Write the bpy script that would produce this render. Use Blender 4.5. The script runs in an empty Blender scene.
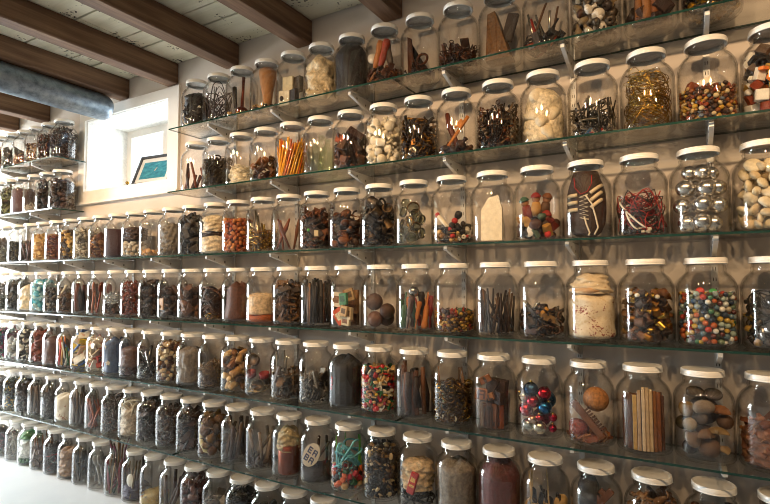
import bpy, math, random, colorsys
import numpy as np
from mathutils import Vector, Matrix

# ------------------------------------------------------------------ camera, world, light, exposure
SC = bpy.context.scene
COL = SC.collection
CAM_Z = 1.153
YAW, PITCH, ROLL = math.radians(30.3), math.radians(3.12), math.radians(0.23)
cam_data = bpy.data.cameras.new('camera')
cam_data.sensor_width = 36.0
cam_data.lens = 517.0 / 770.0 * 36.0
cam_data.clip_start = 0.02
cam_data.clip_end = 60
cam = bpy.data.objects.new('camera', cam_data)
COL.objects.link(cam)
_r = Vector((math.cos(YAW), math.sin(YAW), 0))
_f = Vector((-math.sin(YAW), math.cos(YAW), 0))
_z = Vector((0, 0, 1))
_F = _f * math.cos(PITCH) + _z * math.sin(PITCH)
_U = -_f * math.sin(PITCH) + _z * math.cos(PITCH)
_R2 = _r * math.cos(ROLL) - _U * math.sin(ROLL)
_U2 = _r * math.sin(ROLL) + _U * math.cos(ROLL)
cam.matrix_world = Matrix(((_R2.x, _U2.x, -_F.x, 0), (_R2.y, _U2.y, -_F.y, 0), (_R2.z, _U2.z, -_F.z, CAM_Z), (0, 0, 0, 1)))
SC.camera = cam

SC.view_settings.view_transform = 'Standard'
SC.view_settings.look = 'None'
SC.view_settings.gamma = 1.0
SC.view_settings.use_curve_mapping = False
SC.view_settings.exposure = 0.32
SC.cycles.max_bounces = 8
SC.cycles.diffuse_bounces = 4
SC.cycles.glossy_bounces = 4
SC.cycles.transmission_bounces = 6
SC.cycles.transparent_max_bounces = 64
SC.cycles.caustics_reflective = False
SC.cycles.caustics_refractive = False
SC.cycles.sample_clamp_indirect = 6.0
SC.cycles.sample_clamp_direct = 0.0
SC.cycles.filter_width = 0.95

world = bpy.data.worlds.new('daylight_sky')
SC.world = world
world.use_nodes = True
wn = world.node_tree.nodes
bg = wn['Background']
bg.inputs['Color'].default_value = (0.86, 0.93, 1.0, 1)
bg.inputs['Strength'].default_value = 1.3

def area_light(name, loc, direction, sx, sy, watts, color):
    d = bpy.data.lights.new(name, 'AREA')
    d.shape = 'RECTANGLE'; d.size = sx; d.size_y = sy; d.energy = watts; d.color = color
    o = bpy.data.objects.new(name, d); COL.objects.link(o)
    o.location = loc
    o.rotation_euler = Vector(direction).to_track_quat('-Z', 'Y').to_euler()
    return o
# daylight arriving at the glazed doors of the left wall and at the little niche window
area_light('door_daylight', (-6.32, 0.72, 1.12), (1, 0, 0), 1.3, 2.0, 370, (0.86, 0.93, 1.0))
area_light('niche_daylight', (-2.91, 2.42, 1.96), (0, -1, 0), 0.8, 0.44, 7, (0.93, 0.97, 1.0))
LAMP_X = (0.95, 0.35, -0.25, -0.85, -1.45, -2.05, -2.65, -3.25, -3.85, -4.45)
LAMP_Y, LAMP_Z = 0.42, 2.17
LAMP_W, LAMP_COL = 42, (1.0, 0.66, 0.36)

# ------------------------------------------------------------------ dimensions
ROW_Z = {r: 1.92 - 0.32 * (r - 1) for r in range(1, 8)}
SHELF_Y0, SHELF_Y1, WALL_Y = 1.67, 1.865, 1.875
JAR_Y = 1.77
CEIL_Z, BEAM_Z = 2.372, 2.255
X_LEFT, X_RIGHT, Y_BACK = -6.0, 2.2, -2.8

# ------------------------------------------------------------------ helpers: materials
def lin(h):
    h = h.lstrip('#')
    c = [int(h[i:i + 2], 16) / 255 for i in (0, 2, 4)]
    return tuple(x / 12.92 if x <= .04045 else ((x + .055) / 1.055) ** 2.4 for x in c)
_mats = {}
def new_mat(name):
    m = bpy.data.materials.new(name); m.use_nodes = True
    nt = m.node_tree; nt.nodes.clear()
    out = nt.nodes.new('ShaderNodeOutputMaterial')
    return m, nt, out
def mat(spec, scale=60.0, var=None, bump=0.25):
    """'hex' matt, 'G:hex' glossy, 'M:hex' metal, 'R:hex' rough metal, 'T:hex' tinted glass"""
    key = (spec, scale, var, bump)
    if key in _mats: return _mats[key]
    kind, hx = (spec.split(':') + [None])[:2] if ':' in spec else ('', spec)
    if kind == 'T':
        m = glass_mat('tinted_glass_' + hx, lin(hx), lin(hx), 0.03); _mats[key] = m; return m
    m, nt, out = new_mat('paint_' + kind + hx)
    if var is None: var = .36 - .28 * max(lin(hx)) ** .5
    b = nt.nodes.new('ShaderNodeBsdfPrincipled')
    hh, ss, vv = colorsys.rgb_to_hsv(*(int(hx[i:i + 2], 16) / 255 for i in (0, 2, 4)))
    if kind in ('', 'R') and .02 < hh < .16 and vv < .62:      # old wood, bark and rust are a deep warm brown
        ss = min(1, ss * 1.28 + .03); vv *= .93
    c = tuple(x / 12.92 if x <= .04045 else ((x + .055) / 1.055) ** 2.4 for x in colorsys.hsv_to_rgb(hh, ss, vv))
    tc = nt.nodes.new('ShaderNodeTexCoord')
    n = nt.nodes.new('ShaderNodeTexNoise'); n.inputs['Scale'].default_value = scale; n.inputs['Detail'].default_value = 3
    nt.links.new(tc.outputs['Object'], n.inputs['Vector'])
    r = nt.nodes.new('ShaderNodeValToRGB')
    r.color_ramp.elements[0].position = 0.3; r.color_ramp.elements[1].position = 0.7
    r.color_ramp.elements[0].color = tuple(x * (1 - var) for x in c) + (1,)
    r.color_ramp.elements[1].color = tuple(min(1, x * (1 + var)) for x in c) + (1,)
    nt.links.new(n.outputs['Fac'], r.inputs['Fac'])
    nt.links.new(r.outputs['Color'], b.inputs['Base Color'])
    b.inputs['Roughness'].default_value = {'': .65, 'G': .16, 'M': .22, 'R': .48}[kind]
    b.inputs['Metallic'].default_value = {'': 0, 'G': 0, 'M': 1, 'R': .85}[kind]
    if bump and kind in ('', 'R'):
        bp = nt.nodes.new('ShaderNodeBump'); bp.inputs['Strength'].default_value = bump; bp.inputs['Distance'].default_value = .004
        nt.links.new(n.outputs['Fac'], bp.inputs['Height']); nt.links.new(bp.outputs['Normal'], b.inputs['Normal'])
    nt.links.new(b.outputs[0], out.inputs[0])
    _mats[key] = m
    return m
def glass_mat(name, tint, edge, rough=0.02, f0=0.04):
    """thin clear glass: see-through with absorption growing with the path length at grazing angles, mirror share by Schlick"""
    m, nt, out = new_mat(name)
    lw = nt.nodes.new('ShaderNodeLayerWeight'); lw.inputs['Blend'].default_value = 0.5
    def math_node(op, a, b=None):
        x = nt.nodes.new('ShaderNodeMath'); x.operation = op
        for i, v in enumerate((a, b)):
            if v is None: continue
            if isinstance(v, (int, float)): x.inputs[i].default_value = v
            else: nt.links.new(v, x.inputs[i])
        return x.outputs[0]
    p5 = math_node('POWER', lw.outputs['Facing'], 5.0)
    fres = math_node('ADD', math_node('MULTIPLY', p5, 1 - f0), f0)
    p3 = math_node('POWER', lw.outputs['Facing'], 4.0)
    mx = nt.nodes.new('ShaderNodeMix'); mx.data_type = 'RGBA'
    nt.links.new(p3, mx.inputs[0]); mx.inputs[6].default_value = (*tint, 1); mx.inputs[7].default_value = (*edge, 1)
    t = nt.nodes.new('ShaderNodeBsdfTransparent'); nt.links.new(mx.outputs[2], t.inputs[0])
    g = nt.nodes.new('ShaderNodeBsdfGlossy'); g.inputs['Roughness'].default_value = rough
    g.inputs['Color'].default_value = (1, 1, 1, 1)
    ms = nt.nodes.new('ShaderNodeMixShader')
    nt.links.new(fres, ms.inputs[0]); nt.links.new(t.outputs[0], ms.inputs[1]); nt.links.new(g.outputs[0], ms.inputs[2])
    nt.links.new(ms.outputs[0], out.inputs[0])
    return m
JAR_GLASS = glass_mat('jar_glass', (.987, .986, .983), (.32, .32, .30), 0.012)
SHELF_GLASS = glass_mat('shelf_glass', (.955, .962, .955), (.74, .78, .76), 0.008, 0.045)
PANE_GLASS = glass_mat('pane_glass', (.98, .99, .985), (.8, .85, .82), 0.0)

def noise_mat(name, stops, scale=(6, 6, 6), rough=.7, metal=0.0, detail=5, bump=.2, dist=.01, spots=None, coord='Object'):
    m, nt, out = new_mat(name)
    b = nt.nodes.new('ShaderNodeBsdfPrincipled')
    b.inputs['Roughness'].default_value = rough; b.inputs['Metallic'].default_value = metal
    tc = nt.nodes.new('ShaderNodeTexCoord'); mp = nt.nodes.new('ShaderNodeMapping')
    mp.inputs['Scale'].default_value = scale
    nt.links.new(tc.outputs[coord], mp.inputs['Vector'])
    n = nt.nodes.new('ShaderNodeTexNoise'); n.inputs['Scale'].default_value = 1.0; n.inputs['Detail'].default_value = detail
    n.inputs['Roughness'].default_value = .62
    nt.links.new(mp.outputs[0], n.inputs['Vector'])
    r = nt.nodes.new('ShaderNodeValToRGB'); e = r.color_ramp.elements
    while len(e) < len(stops): e.new(.5)
    for k, (p, h) in enumerate(stops):
        e[k].position = p; e[k].color = (*lin(h), 1)
    nt.links.new(n.outputs['Fac'], r.inputs['Fac'])
    colour = r.outputs['Color']
    if spots:
        sscale, thr, scol = spots
        n2 = nt.nodes.new('ShaderNodeTexNoise'); n2.inputs['Scale'].default_value = sscale; n2.inputs['Detail'].default_value = 2
        nt.links.new(tc.outputs[coord], n2.inputs['Vector'])
        n3 = nt.nodes.new('ShaderNodeTexNoise'); n3.inputs['Scale'].default_value = sscale * .12
        nt.links.new(tc.outputs[coord], n3.inputs['Vector'])
        ad = nt.nodes.new('ShaderNodeMath'); ad.operation = 'MULTIPLY'
        nt.links.new(n2.outputs['Fac'], ad.inputs[0]); nt.links.new(n3.outputs['Fac'], ad.inputs[1])
        rr = nt.nodes.new('ShaderNodeValToRGB')
        rr.color_ramp.elements[0].position = thr; rr.color_ramp.elements[1].position = thr + .03
        nt.links.new(ad.outputs[0], rr.inputs['Fac'])
        mx = nt.nodes.new('ShaderNodeMix'); mx.data_type = 'RGBA'
        nt.links.new(rr.outputs['Color'], mx.inputs[0]); nt.links.new(colour, mx.inputs[6]); mx.inputs[7].default_value = (*lin(scol), 1)
        colour = mx.outputs[2]
    nt.links.new(colour, b.inputs['Base Color'])
    if bump:
        bp = nt.nodes.new('ShaderNodeBump'); bp.inputs['Strength'].default_value = bump; bp.inputs['Distance'].default_value = dist
        nt.links.new(n.outputs['Fac'], bp.inputs['Height']); nt.links.new(bp.outputs['Normal'], b.inputs['Normal'])
    nt.links.new(b.outputs[0], out.inputs[0])
    return m
DIM_M = noise_mat('brown_dimmed_wall', [(.3, '#5e5145'), (.7, '#6d5f52')], (3, 3, 3), .8, bump=.08)  # brown stands in for the dim room, cutting fill light and jar reflections
WALL_M = noise_mat('wall_plaster', [(.3, '#c6bbaf'), (.7, '#d3c9be')], (3, 3, 3), .75, bump=.08)
FLOOR_M = noise_mat('floor_paint', [(.3, '#dfe3e6'), (.7, '#eceeef')], (2, 2, 2), .35, bump=.02)
PLANK_M = noise_mat('plank_paint', [(.25, '#c2bda2'), (.55, '#ded9c2'), (.8, '#e8e4d2')], (1.5, 14, 14), .8, bump=.3, dist=.004, spots=(70, .365, '#3a3228'))
BEAM_M = noise_mat('beam_wood', [(.25, '#442f20'), (.5, '#6b4e38'), (.75, '#957558')], (30, 1.6, 30), .7, bump=.5, dist=.006)
DUCT_M = noise_mat('galvanised', [(.3, '#5f6b78'), (.5, '#7d8b99'), (.7, '#93a1ad')], (30, 30, 30), .36, .75, bump=.12, dist=.004)
TRIM_M = noise_mat('trim_paint', [(.3, '#e2dfd8'), (.7, '#ebe8e2')], (4, 4, 4), .45, bump=.05)
LID_M = noise_mat('lid_enamel', [(.3, '#e4e2da'), (.7, '#eeece6')], (20, 20, 20), .28, bump=.03)
STEEL_M = noise_mat('bracket_paint', [(.3, '#c9c8c4'), (.7, '#d8d7d3')], (20, 20, 20), .4, .25, bump=.03)
SLOT_M = mat('2a2826')
EDGE_M = noise_mat('shelf_edge_glass', [(.3, '#0f2a24'), (.7, '#1d4238')], (8, 8, 8), .12, bump=0)

# ------------------------------------------------------------------ helpers: triangle soups (numpy)
def tri(V, F):
    out = []
    for f in F:
        for k in range(1, len(f) - 1): out.append((f[0], f[k], f[k + 1]))
    return np.array(V, float).reshape(-1, 3), np.array(out, np.int32).reshape(-1, 3)
def join(*ps):
    V = []; T = []; o = 0
    for v, t in ps:
        V.append(v); T.append(t + o); o += len(v)
    return np.concatenate(V), np.concatenate(T)
def rot(ax, a):
    c, s = math.cos(a), math.sin(a)
    return np.array({'x': [[1, 0, 0], [0, c, -s], [0, s, c]], 'y': [[c, 0, s], [0, 1, 0], [-s, 0, c]], 'z': [[c, -s, 0], [s, c, 0], [0, 0, 1]]}[ax])
def mv(p, loc=(0, 0, 0), R=None, s=1.0):
    v = p[0] * np.array(s)
    if R is not None: v = v @ R.T
    return v + np.array(loc), p[1]
def box(x0, x1, y0, y1, z0, z1):
    V = [(x, y, z) for x in (x0, x1) for y in (y0, y1) for z in (z0, z1)]
    return tri(V, [(0, 1, 3, 2), (4, 6, 7, 5), (0, 4, 5, 1), (2, 3, 7, 6), (0, 2, 6, 4), (1, 5, 7, 3)])
def bbox(sx, sy, sz, b):
    """box of half sizes with bevelled edges"""
    V = []; idx = {}
    for X in (-1, 1):
        for Y in (-1, 1):
            for Z in (-1, 1):
                for a in range(3):
                    p = [X * (sx - b), Y * (sy - b), Z * (sz - b)]
                    p[a] = (X * sx, Y * sy, Z * sz)[a]
                    idx[X, Y, Z, a] = len(V); V.append(p)
    F = []
    cyc = [(-1, -1), (1, -1), (1, 1), (-1, 1)]
    def key(a, s, u, v):
        c = [0, 0, 0]; c[a] = s; c[(a + 1) % 3] = u; c[(a + 2) % 3] = v
        return tuple(c)
    for a in range(3):
        for s in (-1, 1):
            f = [idx[(*key(a, s, u, v), a)] for u, v in cyc]
            F.append(f if s > 0 else f[::-1])
    for a in range(3):
        b1, b2 = (a + 1) % 3, (a + 2) % 3
        for u in (-1, 1):
            for v in (-1, 1):
                lo, hi = key(a, -1, u, v), key(a, 1, u, v)
                f = [idx[(*lo, b1)], idx[(*lo, b2)], idx[(*hi, b2)], idx[(*hi, b1)]]
                F.append(f if u * v < 0 else f[::-1])
    for X in (-1, 1):
        for Y in (-1, 1):
            for Z in (-1, 1):
                f = [idx[X, Y, Z, k] for k in range(3)]
                F.append(f if X * Y * Z > 0 else f[::-1])
    return tri(V, F)
def lathe(prof, n=16, cap=True):
    V = []; F = []
    m = len(prof)
    for k in range(n):
        a = 2 * math.pi * k / n
        for r, z in prof: V.append((r * math.cos(a), r * math.sin(a), z))
    for k in range(n):
        k2 = (k + 1) % n
        for i in range(m - 1):
            F.append((k * m + i, k2 * m + i, k2 * m + i + 1, k * m + i + 1))
    if cap:
        if prof[0][0] > 1e-6: F.append([k * m for k in range(n)][::-1])
        if prof[-1][0] > 1e-6: F.append([k * m + m - 1 for k in range(n)])
    return tri(V, F)
def ball(n=12, m=8):
    return lathe([(max(1e-7, math.sin(math.pi * i / m)), -math.cos(math.pi * i / m)) for i in range(m + 1)], n, False)
def cyl(n=8, r=1.0, h=1.0, r2=None):
    return lathe([(r, -h), (r if r2 is None else r2, h)], n)
def tube(path, rad, n=5, closed=False):
    P = np.array(path, float); m = len(P)
    rad = np.full(m, rad) if np.isscalar(rad) else np.array(rad)
    V = []; F = []
    up = np.array([.31, .22, .92])
    for i in range(m):
        a = P[(i - 1) % m] if (closed or i > 0) else P[i]
        b = P[(i + 1) % m] if (closed or i < m - 1) else P[i]
        t = b - a; t = t / (np.linalg.norm(t) + 1e-9)
        s = np.cross(t, up); s /= np.linalg.norm(s) + 1e-9
        u = np.cross(s, t); up = u
        for k in range(n):
            an = 2 * math.pi * k / n
            V.append(P[i] + rad[i] * (math.cos(an) * s + math.sin(an) * u))
    for i in range(m if closed else m - 1):
        j = (i + 1) % m
        for k in range(n):
            k2 = (k + 1) % n
            F.append((i * n + k, i * n + k2, j * n + k2, j * n + k))
    if not closed:
        F.append(list(range(n))[::-1]); F.append([(m - 1) * n + k for k in range(n)])
    return tri(V, F)
def ring(R=.8, r=.2, n=14, k=6):
    return tube([(R * math.cos(2 * math.pi * i / n), R * math.sin(2 * math.pi * i / n), 0) for i in range(n)], r, k, True)

class Soup:
    def __init__(s): s.V = []; s.T = []; s.I = []; s.S = []; s.mats = []; s.n = 0
    def add(s, p, m, smooth=True):
        if m not in s.mats: s.mats.append(m)
        s.V.append(p[0]); s.T.append(p[1] + s.n); s.n += len(p[0])
        s.I.append(np.full(len(p[1]), s.mats.index(m), np.int32)); s.S.append(np.full(len(p[1]), smooth, bool))
    def mesh(s, name):
        V = np.concatenate(s.V).astype(np.float32); T = np.concatenate(s.T).astype(np.int32)
        me = bpy.data.meshes.new(name)
        me.vertices.add(len(V)); me.vertices.foreach_set('co', V.ravel())
        me.loops.add(T.size); me.loops.foreach_set('vertex_index', T.ravel())
        me.polygons.add(len(T)); me.polygons.foreach_set('loop_start', np.arange(0, T.size, 3, dtype=np.int32))
        me.polygons.foreach_set('loop_total', np.full(len(T), 3, np.int32))
        for m in s.mats: me.materials.append(m)
        me.polygons.foreach_set('material_index', np.concatenate(s.I))
        me.polygons.foreach_set('use_smooth', np.concatenate(s.S))
        me.update(calc_edges=True)
        me.validate()
        return me
def mesh_of(name, p, m, smooth=False):
    s = Soup(); s.add(p, m, smooth); return s.mesh(name)
def link(name, data, parent=None, loc=(0, 0, 0), R=None, label=None, cat=None, group=None, kind=None):
    o = bpy.data.objects.new(name, data); COL.objects.link(o)
    if parent is not None: o.parent = parent
    if R is not None:
        o.matrix_local = Matrix.Translation(Vector(loc)) @ Matrix([list(map(float, r)) for r in R]).to_4x4()
    else: o.location = loc
    if label: o['label'] = label
    if cat: o['category'] = cat
    if group: o['group'] = group
    if kind: o['kind'] = kind
    return o
def structure(name, p, m, label, cat, parent=None, smooth=False):
    return link(name, mesh_of(name, p, m, smooth), parent, label=label, cat=None if parent else cat, kind=None if parent else 'structure')

# ------------------------------------------------------------------ the room
NX0, NX1, NZ0, NZ1 = -3.32, -2.50, 1.725, 2.185      # niche opening
structure('floor', box(X_LEFT - .2, X_RIGHT + .2, Y_BACK - .2, WALL_Y + .4, -.1, 0), FLOOR_M, 'white painted floor in front of the bottom row of jars', 'floor')
structure('wall_back', join(box(X_LEFT - .2, NX0, WALL_Y, WALL_Y + .30, 0, 2.6), box(NX1, X_RIGHT + .2, WALL_Y, WALL_Y + .30, 0, 2.6),
          box(NX0, NX1, WALL_Y, WALL_Y + .30, 0, NZ0), box(NX0, NX1, WALL_Y, WALL_Y + .30, NZ1, 2.6)), WALL_M, 'cream plastered wall behind the glass shelves', 'wall')
structure('wall_right', box(X_RIGHT, X_RIGHT + .2, Y_BACK, WALL_Y, 0, 2.6), DIM_M, 'side wall to the right, room dimness put into its brown colour', 'wall')
structure('wall_front', box(X_LEFT, X_RIGHT, Y_BACK - .2, Y_BACK, 0, 2.6), WALL_M, 'cream plastered wall opposite the jar shelves', 'wall')
DY0, DY1, DZ1 = 0.05, 1.40, 2.15
structure('wall_left', join(box(X_LEFT - .2, X_LEFT, Y_BACK, DY0, 0, 2.6), box(X_LEFT - .2, X_LEFT, DY1, WALL_Y, 0, 2.6), box(X_LEFT - .2, X_LEFT, DY0, DY1, DZ1, 2.6)),
          WALL_M, 'cream side wall with tall glazed doors', 'wall')
dr = link('door_1', None, label='white glazed double doors letting in daylight', cat='door', kind='structure', loc=(X_LEFT, 0, 0))
for k in range(3):
    y = DY0 + (DY1 - DY0) * k / 2
    y0, y1 = max(DY0, y - .04), min(DY1, y + .04)
    link('door_stile', mesh_of('door_stile', box(-.12, -.06, y0, y1, 0, DZ1), TRIM_M), dr)
for z in (.05, 1.0, 2.1):
    link('door_rail', mesh_of('door_rail', box(-.115, -.065, DY0 + .04, DY1 - .04, z - .05, z + .05), TRIM_M), dr)
for k in range(2):
    y0 = DY0 + (DY1 - DY0) * k / 2
    link('pane', mesh_of('pane', box(-.092, -.088, y0 + .03, y0 + (DY1 - DY0) / 2 - .03, .1, 2.08), PANE_GLASS), dr)

# ceiling: roof deck, planks as pieces, beams
ceil = structure('ceiling', box(X_LEFT - .2, X_RIGHT + .2, Y_BACK - .2, WALL_Y + .4, CEIL_Z + .03, CEIL_Z + .12), mat('3a342a'), 'cream painted plank ceiling with dark joints', 'ceiling')
rn = random.Random(3)
y = WALL_Y - .004
k = 0
while y > Y_BACK:
    w = .225 if k % 4 != 1 else .118
    dz = rn.uniform(0, .004)
    x = X_LEFT
    while x < X_RIGHT:
        L = rn.uniform(2.2, 3.6)
        x1 = min(X_RIGHT, x + L)
        link('plank', mesh_of('plank', box(x + .0015, x1 - .0015, max(Y_BACK, y - w) + .005, y - .005, CEIL_Z + dz, CEIL_Z + .029), PLANK_M), ceil)
        x = x1
    y -= w; k += 1
BEAMS = [-4.66, -4.19, -3.77, -3.33, -2.88, -2.43, -1.958, -1.483, -1.003, -.53, -.06, .42, .89, 1.37, 1.85]
BLAB = {-4.19: 'furthest brown wooden ceiling beam in view, far left', -3.77: 'brown ceiling beam just beyond the metal duct', -3.33: 'brown ceiling beam half hidden above the metal duct',
        -2.88: 'brown ceiling beam between the metal duct and the niche corner', -2.43: 'brown ceiling beam ending above the right corner of the niche window',
        -1.958: 'brown ceiling beam ending above the ladle jar', -1.483: 'brown ceiling beam ending above the jar of wooden spindle', -1.003: 'brown ceiling beam ending above the jar of rusty saw blades'}
for i, x in enumerate(BEAMS):
    p = bbox(.045, (WALL_Y - Y_BACK) / 2 - .002, (CEIL_Z - BEAM_Z) / 2, .006)
    # slightly hewn: wander of the lower edge
    lab = BLAB.get(x, 'brown ceiling beam overhead, %s of the row towards the right wall' % ('first', 'second', 'third', 'fourth', 'fifth', 'sixth', 'seventh')[max(0, i - 9)] if i > 8 else 'brown ceiling beam beyond the left edge of view')
    link('ceiling_beam', mesh_of('ceiling_beam', p, BEAM_M), loc=(x - .045, (WALL_Y + Y_BACK) / 2, (CEIL_Z + BEAM_Z) / 2), label=BLAB.get(x, lab), cat='beam', kind='structure')

# galvanised duct under the beams
duct = link('ventilation_duct', None, loc=(-2.96, 1.80, 2.18), label='round galvanised metal duct running under the beams', cat='duct')
def sweep_dir(a, b): return (np.array(a, float), np.array(b, float))
prof = [(.0001, 0), (.035, .002), (.060, .012), (.072, .032), (.075, .06)] + [(.075, z) for z in (.3, .6)]
Rd = rot('z', .03) @ rot('x', math.pi / 2)
link('end_cap', mesh_of('end_cap', lathe(prof, 32, False), DUCT_M, True), duct, R=Rd)
link('pipe', mesh_of('pipe', lathe([(.0745, .55), (.0745, 4.55)], 32, False), DUCT_M, True), duct, R=Rd)
link('seam_band', mesh_of('seam_band', lathe([(.0745, 1.590), (.078, 1.593), (.078, 1.612), (.0745, 1.615)], 32, False), DUCT_M, True), duct, R=Rd)
for yy in (-.2, -1.2):
    d = 1.80 - yy
    link('strap', mesh_of('strap', join(lathe([(.0755, d - .012), (.079, d - .012), (.079, d + .012), (.0755, d + .012)], 24, False)), DUCT_M, True), duct, R=Rd)

# niche window: casing, reveal, sash, panes
win = link('window_1', None, loc=(0, 0, 0), label='white cased niche window glowing with daylight', cat='window', kind='structure')
def wp(name, p, m=None): return link(name, mesh_of(name, p, m or TRIM_M), win)
CY0 = WALL_Y - .016
wp('casing_stile', box(NX1, NX1 + .09, CY0, WALL_Y + .001, NZ0 - .07, NZ1 + .06))
wp('casing_stile', box(NX0 - .062, NX0, CY0, WALL_Y + .001, NZ0 - .07, NZ1 + .06))
wp('casing_head', box(NX0, NX1, CY0, WALL_Y + .001, NZ1, NZ1 + .06))
wp('casing_apron', box(NX0, NX1, CY0, WALL_Y + .001, NZ0 - .07, NZ0))
wp('casing_sill', box(NX0 - .07, NX1 + .1, CY0 - .016, WALL_Y + .001, NZ0 - .084, NZ0 - .070))
REV = .275
wp('reveal_lining', join(box(NX0 - .02, NX0 + .004, WALL_Y, WALL_Y + REV + .04, NZ0, NZ1), box(NX1 - .004, NX1 + .02, WALL_Y, WALL_Y + REV + .04, NZ0, NZ1),
   box(NX0, NX1, WALL_Y, WALL_Y + REV + .04, NZ1 - .004, NZ1 + .02), box(NX0, NX1, WALL_Y, WALL_Y + REV + .04, NZ0 - .02, NZ0 + .002)), mat('f0f0ec'))
yb = WALL_Y + REV
for x0, x1 in ((NX0 + .004, NX0 + .05), (-2.935, -2.885), (NX1 - .05, NX1 - .004)):
    wp('sash_stile', box(x0, x1, yb, yb + .035, NZ0 + .002, NZ1 - .004))
for x0, x1 in ((NX0 + .05, -2.935), (-2.885, NX1 - .05)):
    for z0, z1 in ((NZ0 + .002, NZ0 + .05), (NZ1 - .05, NZ1 - .004)):
        wp('sash_rail', box(x0, x1, yb + .002, yb + .033, z0, z1))
    wp('pane', box(x0 - .005, x1 + .005, yb + .014, yb + .018, NZ0 + .045, NZ1 - .045), PANE_GLASS)

# ------------------------------------------------------------------ glass shelves, rails and brackets
ROWNAME = {1: 'top shelf', 2: 'second shelf', 3: 'third shelf', 4: 'fourth shelf', 5: 'fifth shelf', 6: 'lowest shelf', 7: 'floor'}
def shelf(row, x0, x1, where):
    z = ROW_Z[row]; s = Soup(); t = .0065
    V = [(x, y, zz) for x in (x0, x1) for y in (SHELF_Y0, SHELF_Y1) for zz in (z - t, z)]
    s.add(tri(V, [(0, 2, 6, 4), (1, 5, 7, 3)]), SHELF_GLASS, False)
    s.add(tri(V, [(0, 1, 3, 2), (4, 6, 7, 5), (0, 4, 5, 1), (2, 3, 7, 6)]), EDGE_M, False)
    link('glass_shelf', s.mesh('glass_shelf'), label='clear green-edged glass panel of the %s, %s' % (ROWNAME[row], where), cat='shelf', group='glass shelf panels')
for row in (1, 2):
    shelf(row, -.939, .56, 'right end panel')
    shelf(row, -2.238, -.941, 'next to the niche window')
    shelf(row, -4.64, -3.312, 'left of the niche window')
for row in (3, 4, 5, 6):
    shelf(row, -.939, .56, 'right end panel')
    shelf(row, -2.169, -.941, 'second panel from the right')
    shelf(row, -3.399, -2.171, 'third panel from the right')
    shelf(row, -4.64, -3.401, 'far left panel')
ORD = ['first', 'second', 'third', 'fourth', 'fifth', 'sixth', 'seventh', 'eighth', 'ninth', 'tenth', 'eleventh', 'twelfth', 'thirteenth', 'fourteenth', 'fifteenth',
       'sixteenth', 'seventeenth', 'eighteenth', 'nineteenth', 'twentieth', 'twenty-first', 'twenty-second', 'twenty-third', 'twenty-fourth', 'twenty-fifth', 'twenty-sixth', 'twenty-seventh', 'twenty-eighth', 'twenty-ninth', 'thirtieth']
def bracket_part():
    w = .006; y0, y1 = SHELF_Y0 + .022, WALL_Y - .010
    V = []
    for x in (-w, w):
        V += [(x, y0, -.0085), (x, y1, -.0085), (x, y1, -.062), (x, y1 - .03, -.058), (x, y0, -.021)]
    return tri(V, [(0, 1, 2, 3, 4), (9, 8, 7, 6, 5)] + [(i, i + 5, (i + 1) % 5 + 5, (i + 1) % 5) for i in range(5)])
brk = mesh_of('bracket', bracket_part(), STEEL_M)
hole = mesh_of('bracket_hole', box(-.0066, .0066, -.0035, .0035, -.004, .004), SLOT_M)
for i, x in enumerate([.071, -.325, -.741, -1.152, -1.569, -1.976, -2.385, -2.795, -3.205, -3.615, -4.025]):
    top = 1.97 if (x > -2.2 or x < -3.35) else 1.36
    rows = (1, 2, 3, 4, 5, 6) if top > 1.5 else (3, 4, 5, 6)
    st = link('shelf_rail', None, loc=(x, 0, 0), label='white slotted wall rail with shelf brackets, %s from the right' % ORD[i], cat='rail', group='slotted wall rails')
    link('rail', mesh_of('rail', box(-.009, .009, WALL_Y - .010, WALL_Y + .001, .22, top), STEEL_M), st)
    sl = Soup(); z = .25
    while z < top - .03:
        for dx in (-.0045, .0025): sl.add(box(dx, dx + .002, WALL_Y - .0106, WALL_Y - .0095, z, z + .011), SLOT_M, False)
        z += .032
    link('rail_slots', sl.mesh('rail_slots'), st, kind='stuff')
    for r in rows:
        b = link('bracket', brk, st, loc=(0, 0, ROW_Z[r])); link('bracket_hole', hole, b, loc=(0, 1.7385, -.0235)); link('bracket_hole', hole, b, loc=(0, 1.8035, -.0345))

# ------------------------------------------------------------------ lamps on a track under the beams (behind the upper edge of the picture)
for tx, tl, tn in ((-.85, 1.95, 'right of the duct'), (-3.9, .7, 'left of the duct')):
    link('lighting_track', mesh_of('lighting_track', bbox(tl, .016, .012, .004), STEEL_M), loc=(tx, LAMP_Y - .1, BEAM_Z - .0125), label='white lighting track under the ceiling beams, %s' % tn, cat='track')
for i, x in enumerate(LAMP_X):
    L = link('spotlight', None, loc=(x, LAMP_Y, LAMP_Z), label='white track spotlight aimed at the jars, %s from the right' % ORD[i], cat='spotlight', group='track spotlights')
    aim = Vector((-.08, 1.0, -.58)).normalized()
    Rm = np.array(aim.to_track_quat('-Z', 'Y').to_matrix())
    link('canister', mesh_of('canister', lathe([(.0001, .10), (.03, .098), (.038, .085), (.040, .02), (.042, .0), (.039, .0), (.036, .03), (.0001, .045)], 20, False), TRIM_M, True), L, R=Rm)
    link('stem', mesh_of('stem', tube([(0, -.1, BEAM_Z - .02 - LAMP_Z), (0, -.09, .05), (0, -.07, .04)], .006, 8), TRIM_M, True), L)
    d = bpy.data.lights.new('spot_bulb', 'SPOT'); d.energy = LAMP_W; d.color = LAMP_COL; d.spot_size = math.radians(80); d.spot_blend = 1.0; d.shadow_soft_size = .03
    o = bpy.data.objects.new('spot_bulb', d); COL.objects.link(o); o.parent = L
    o.matrix_local = Matrix([list(map(float, r)) for r in Rm]).to_4x4() @ Matrix.Translation((0, 0, -.03))

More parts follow.
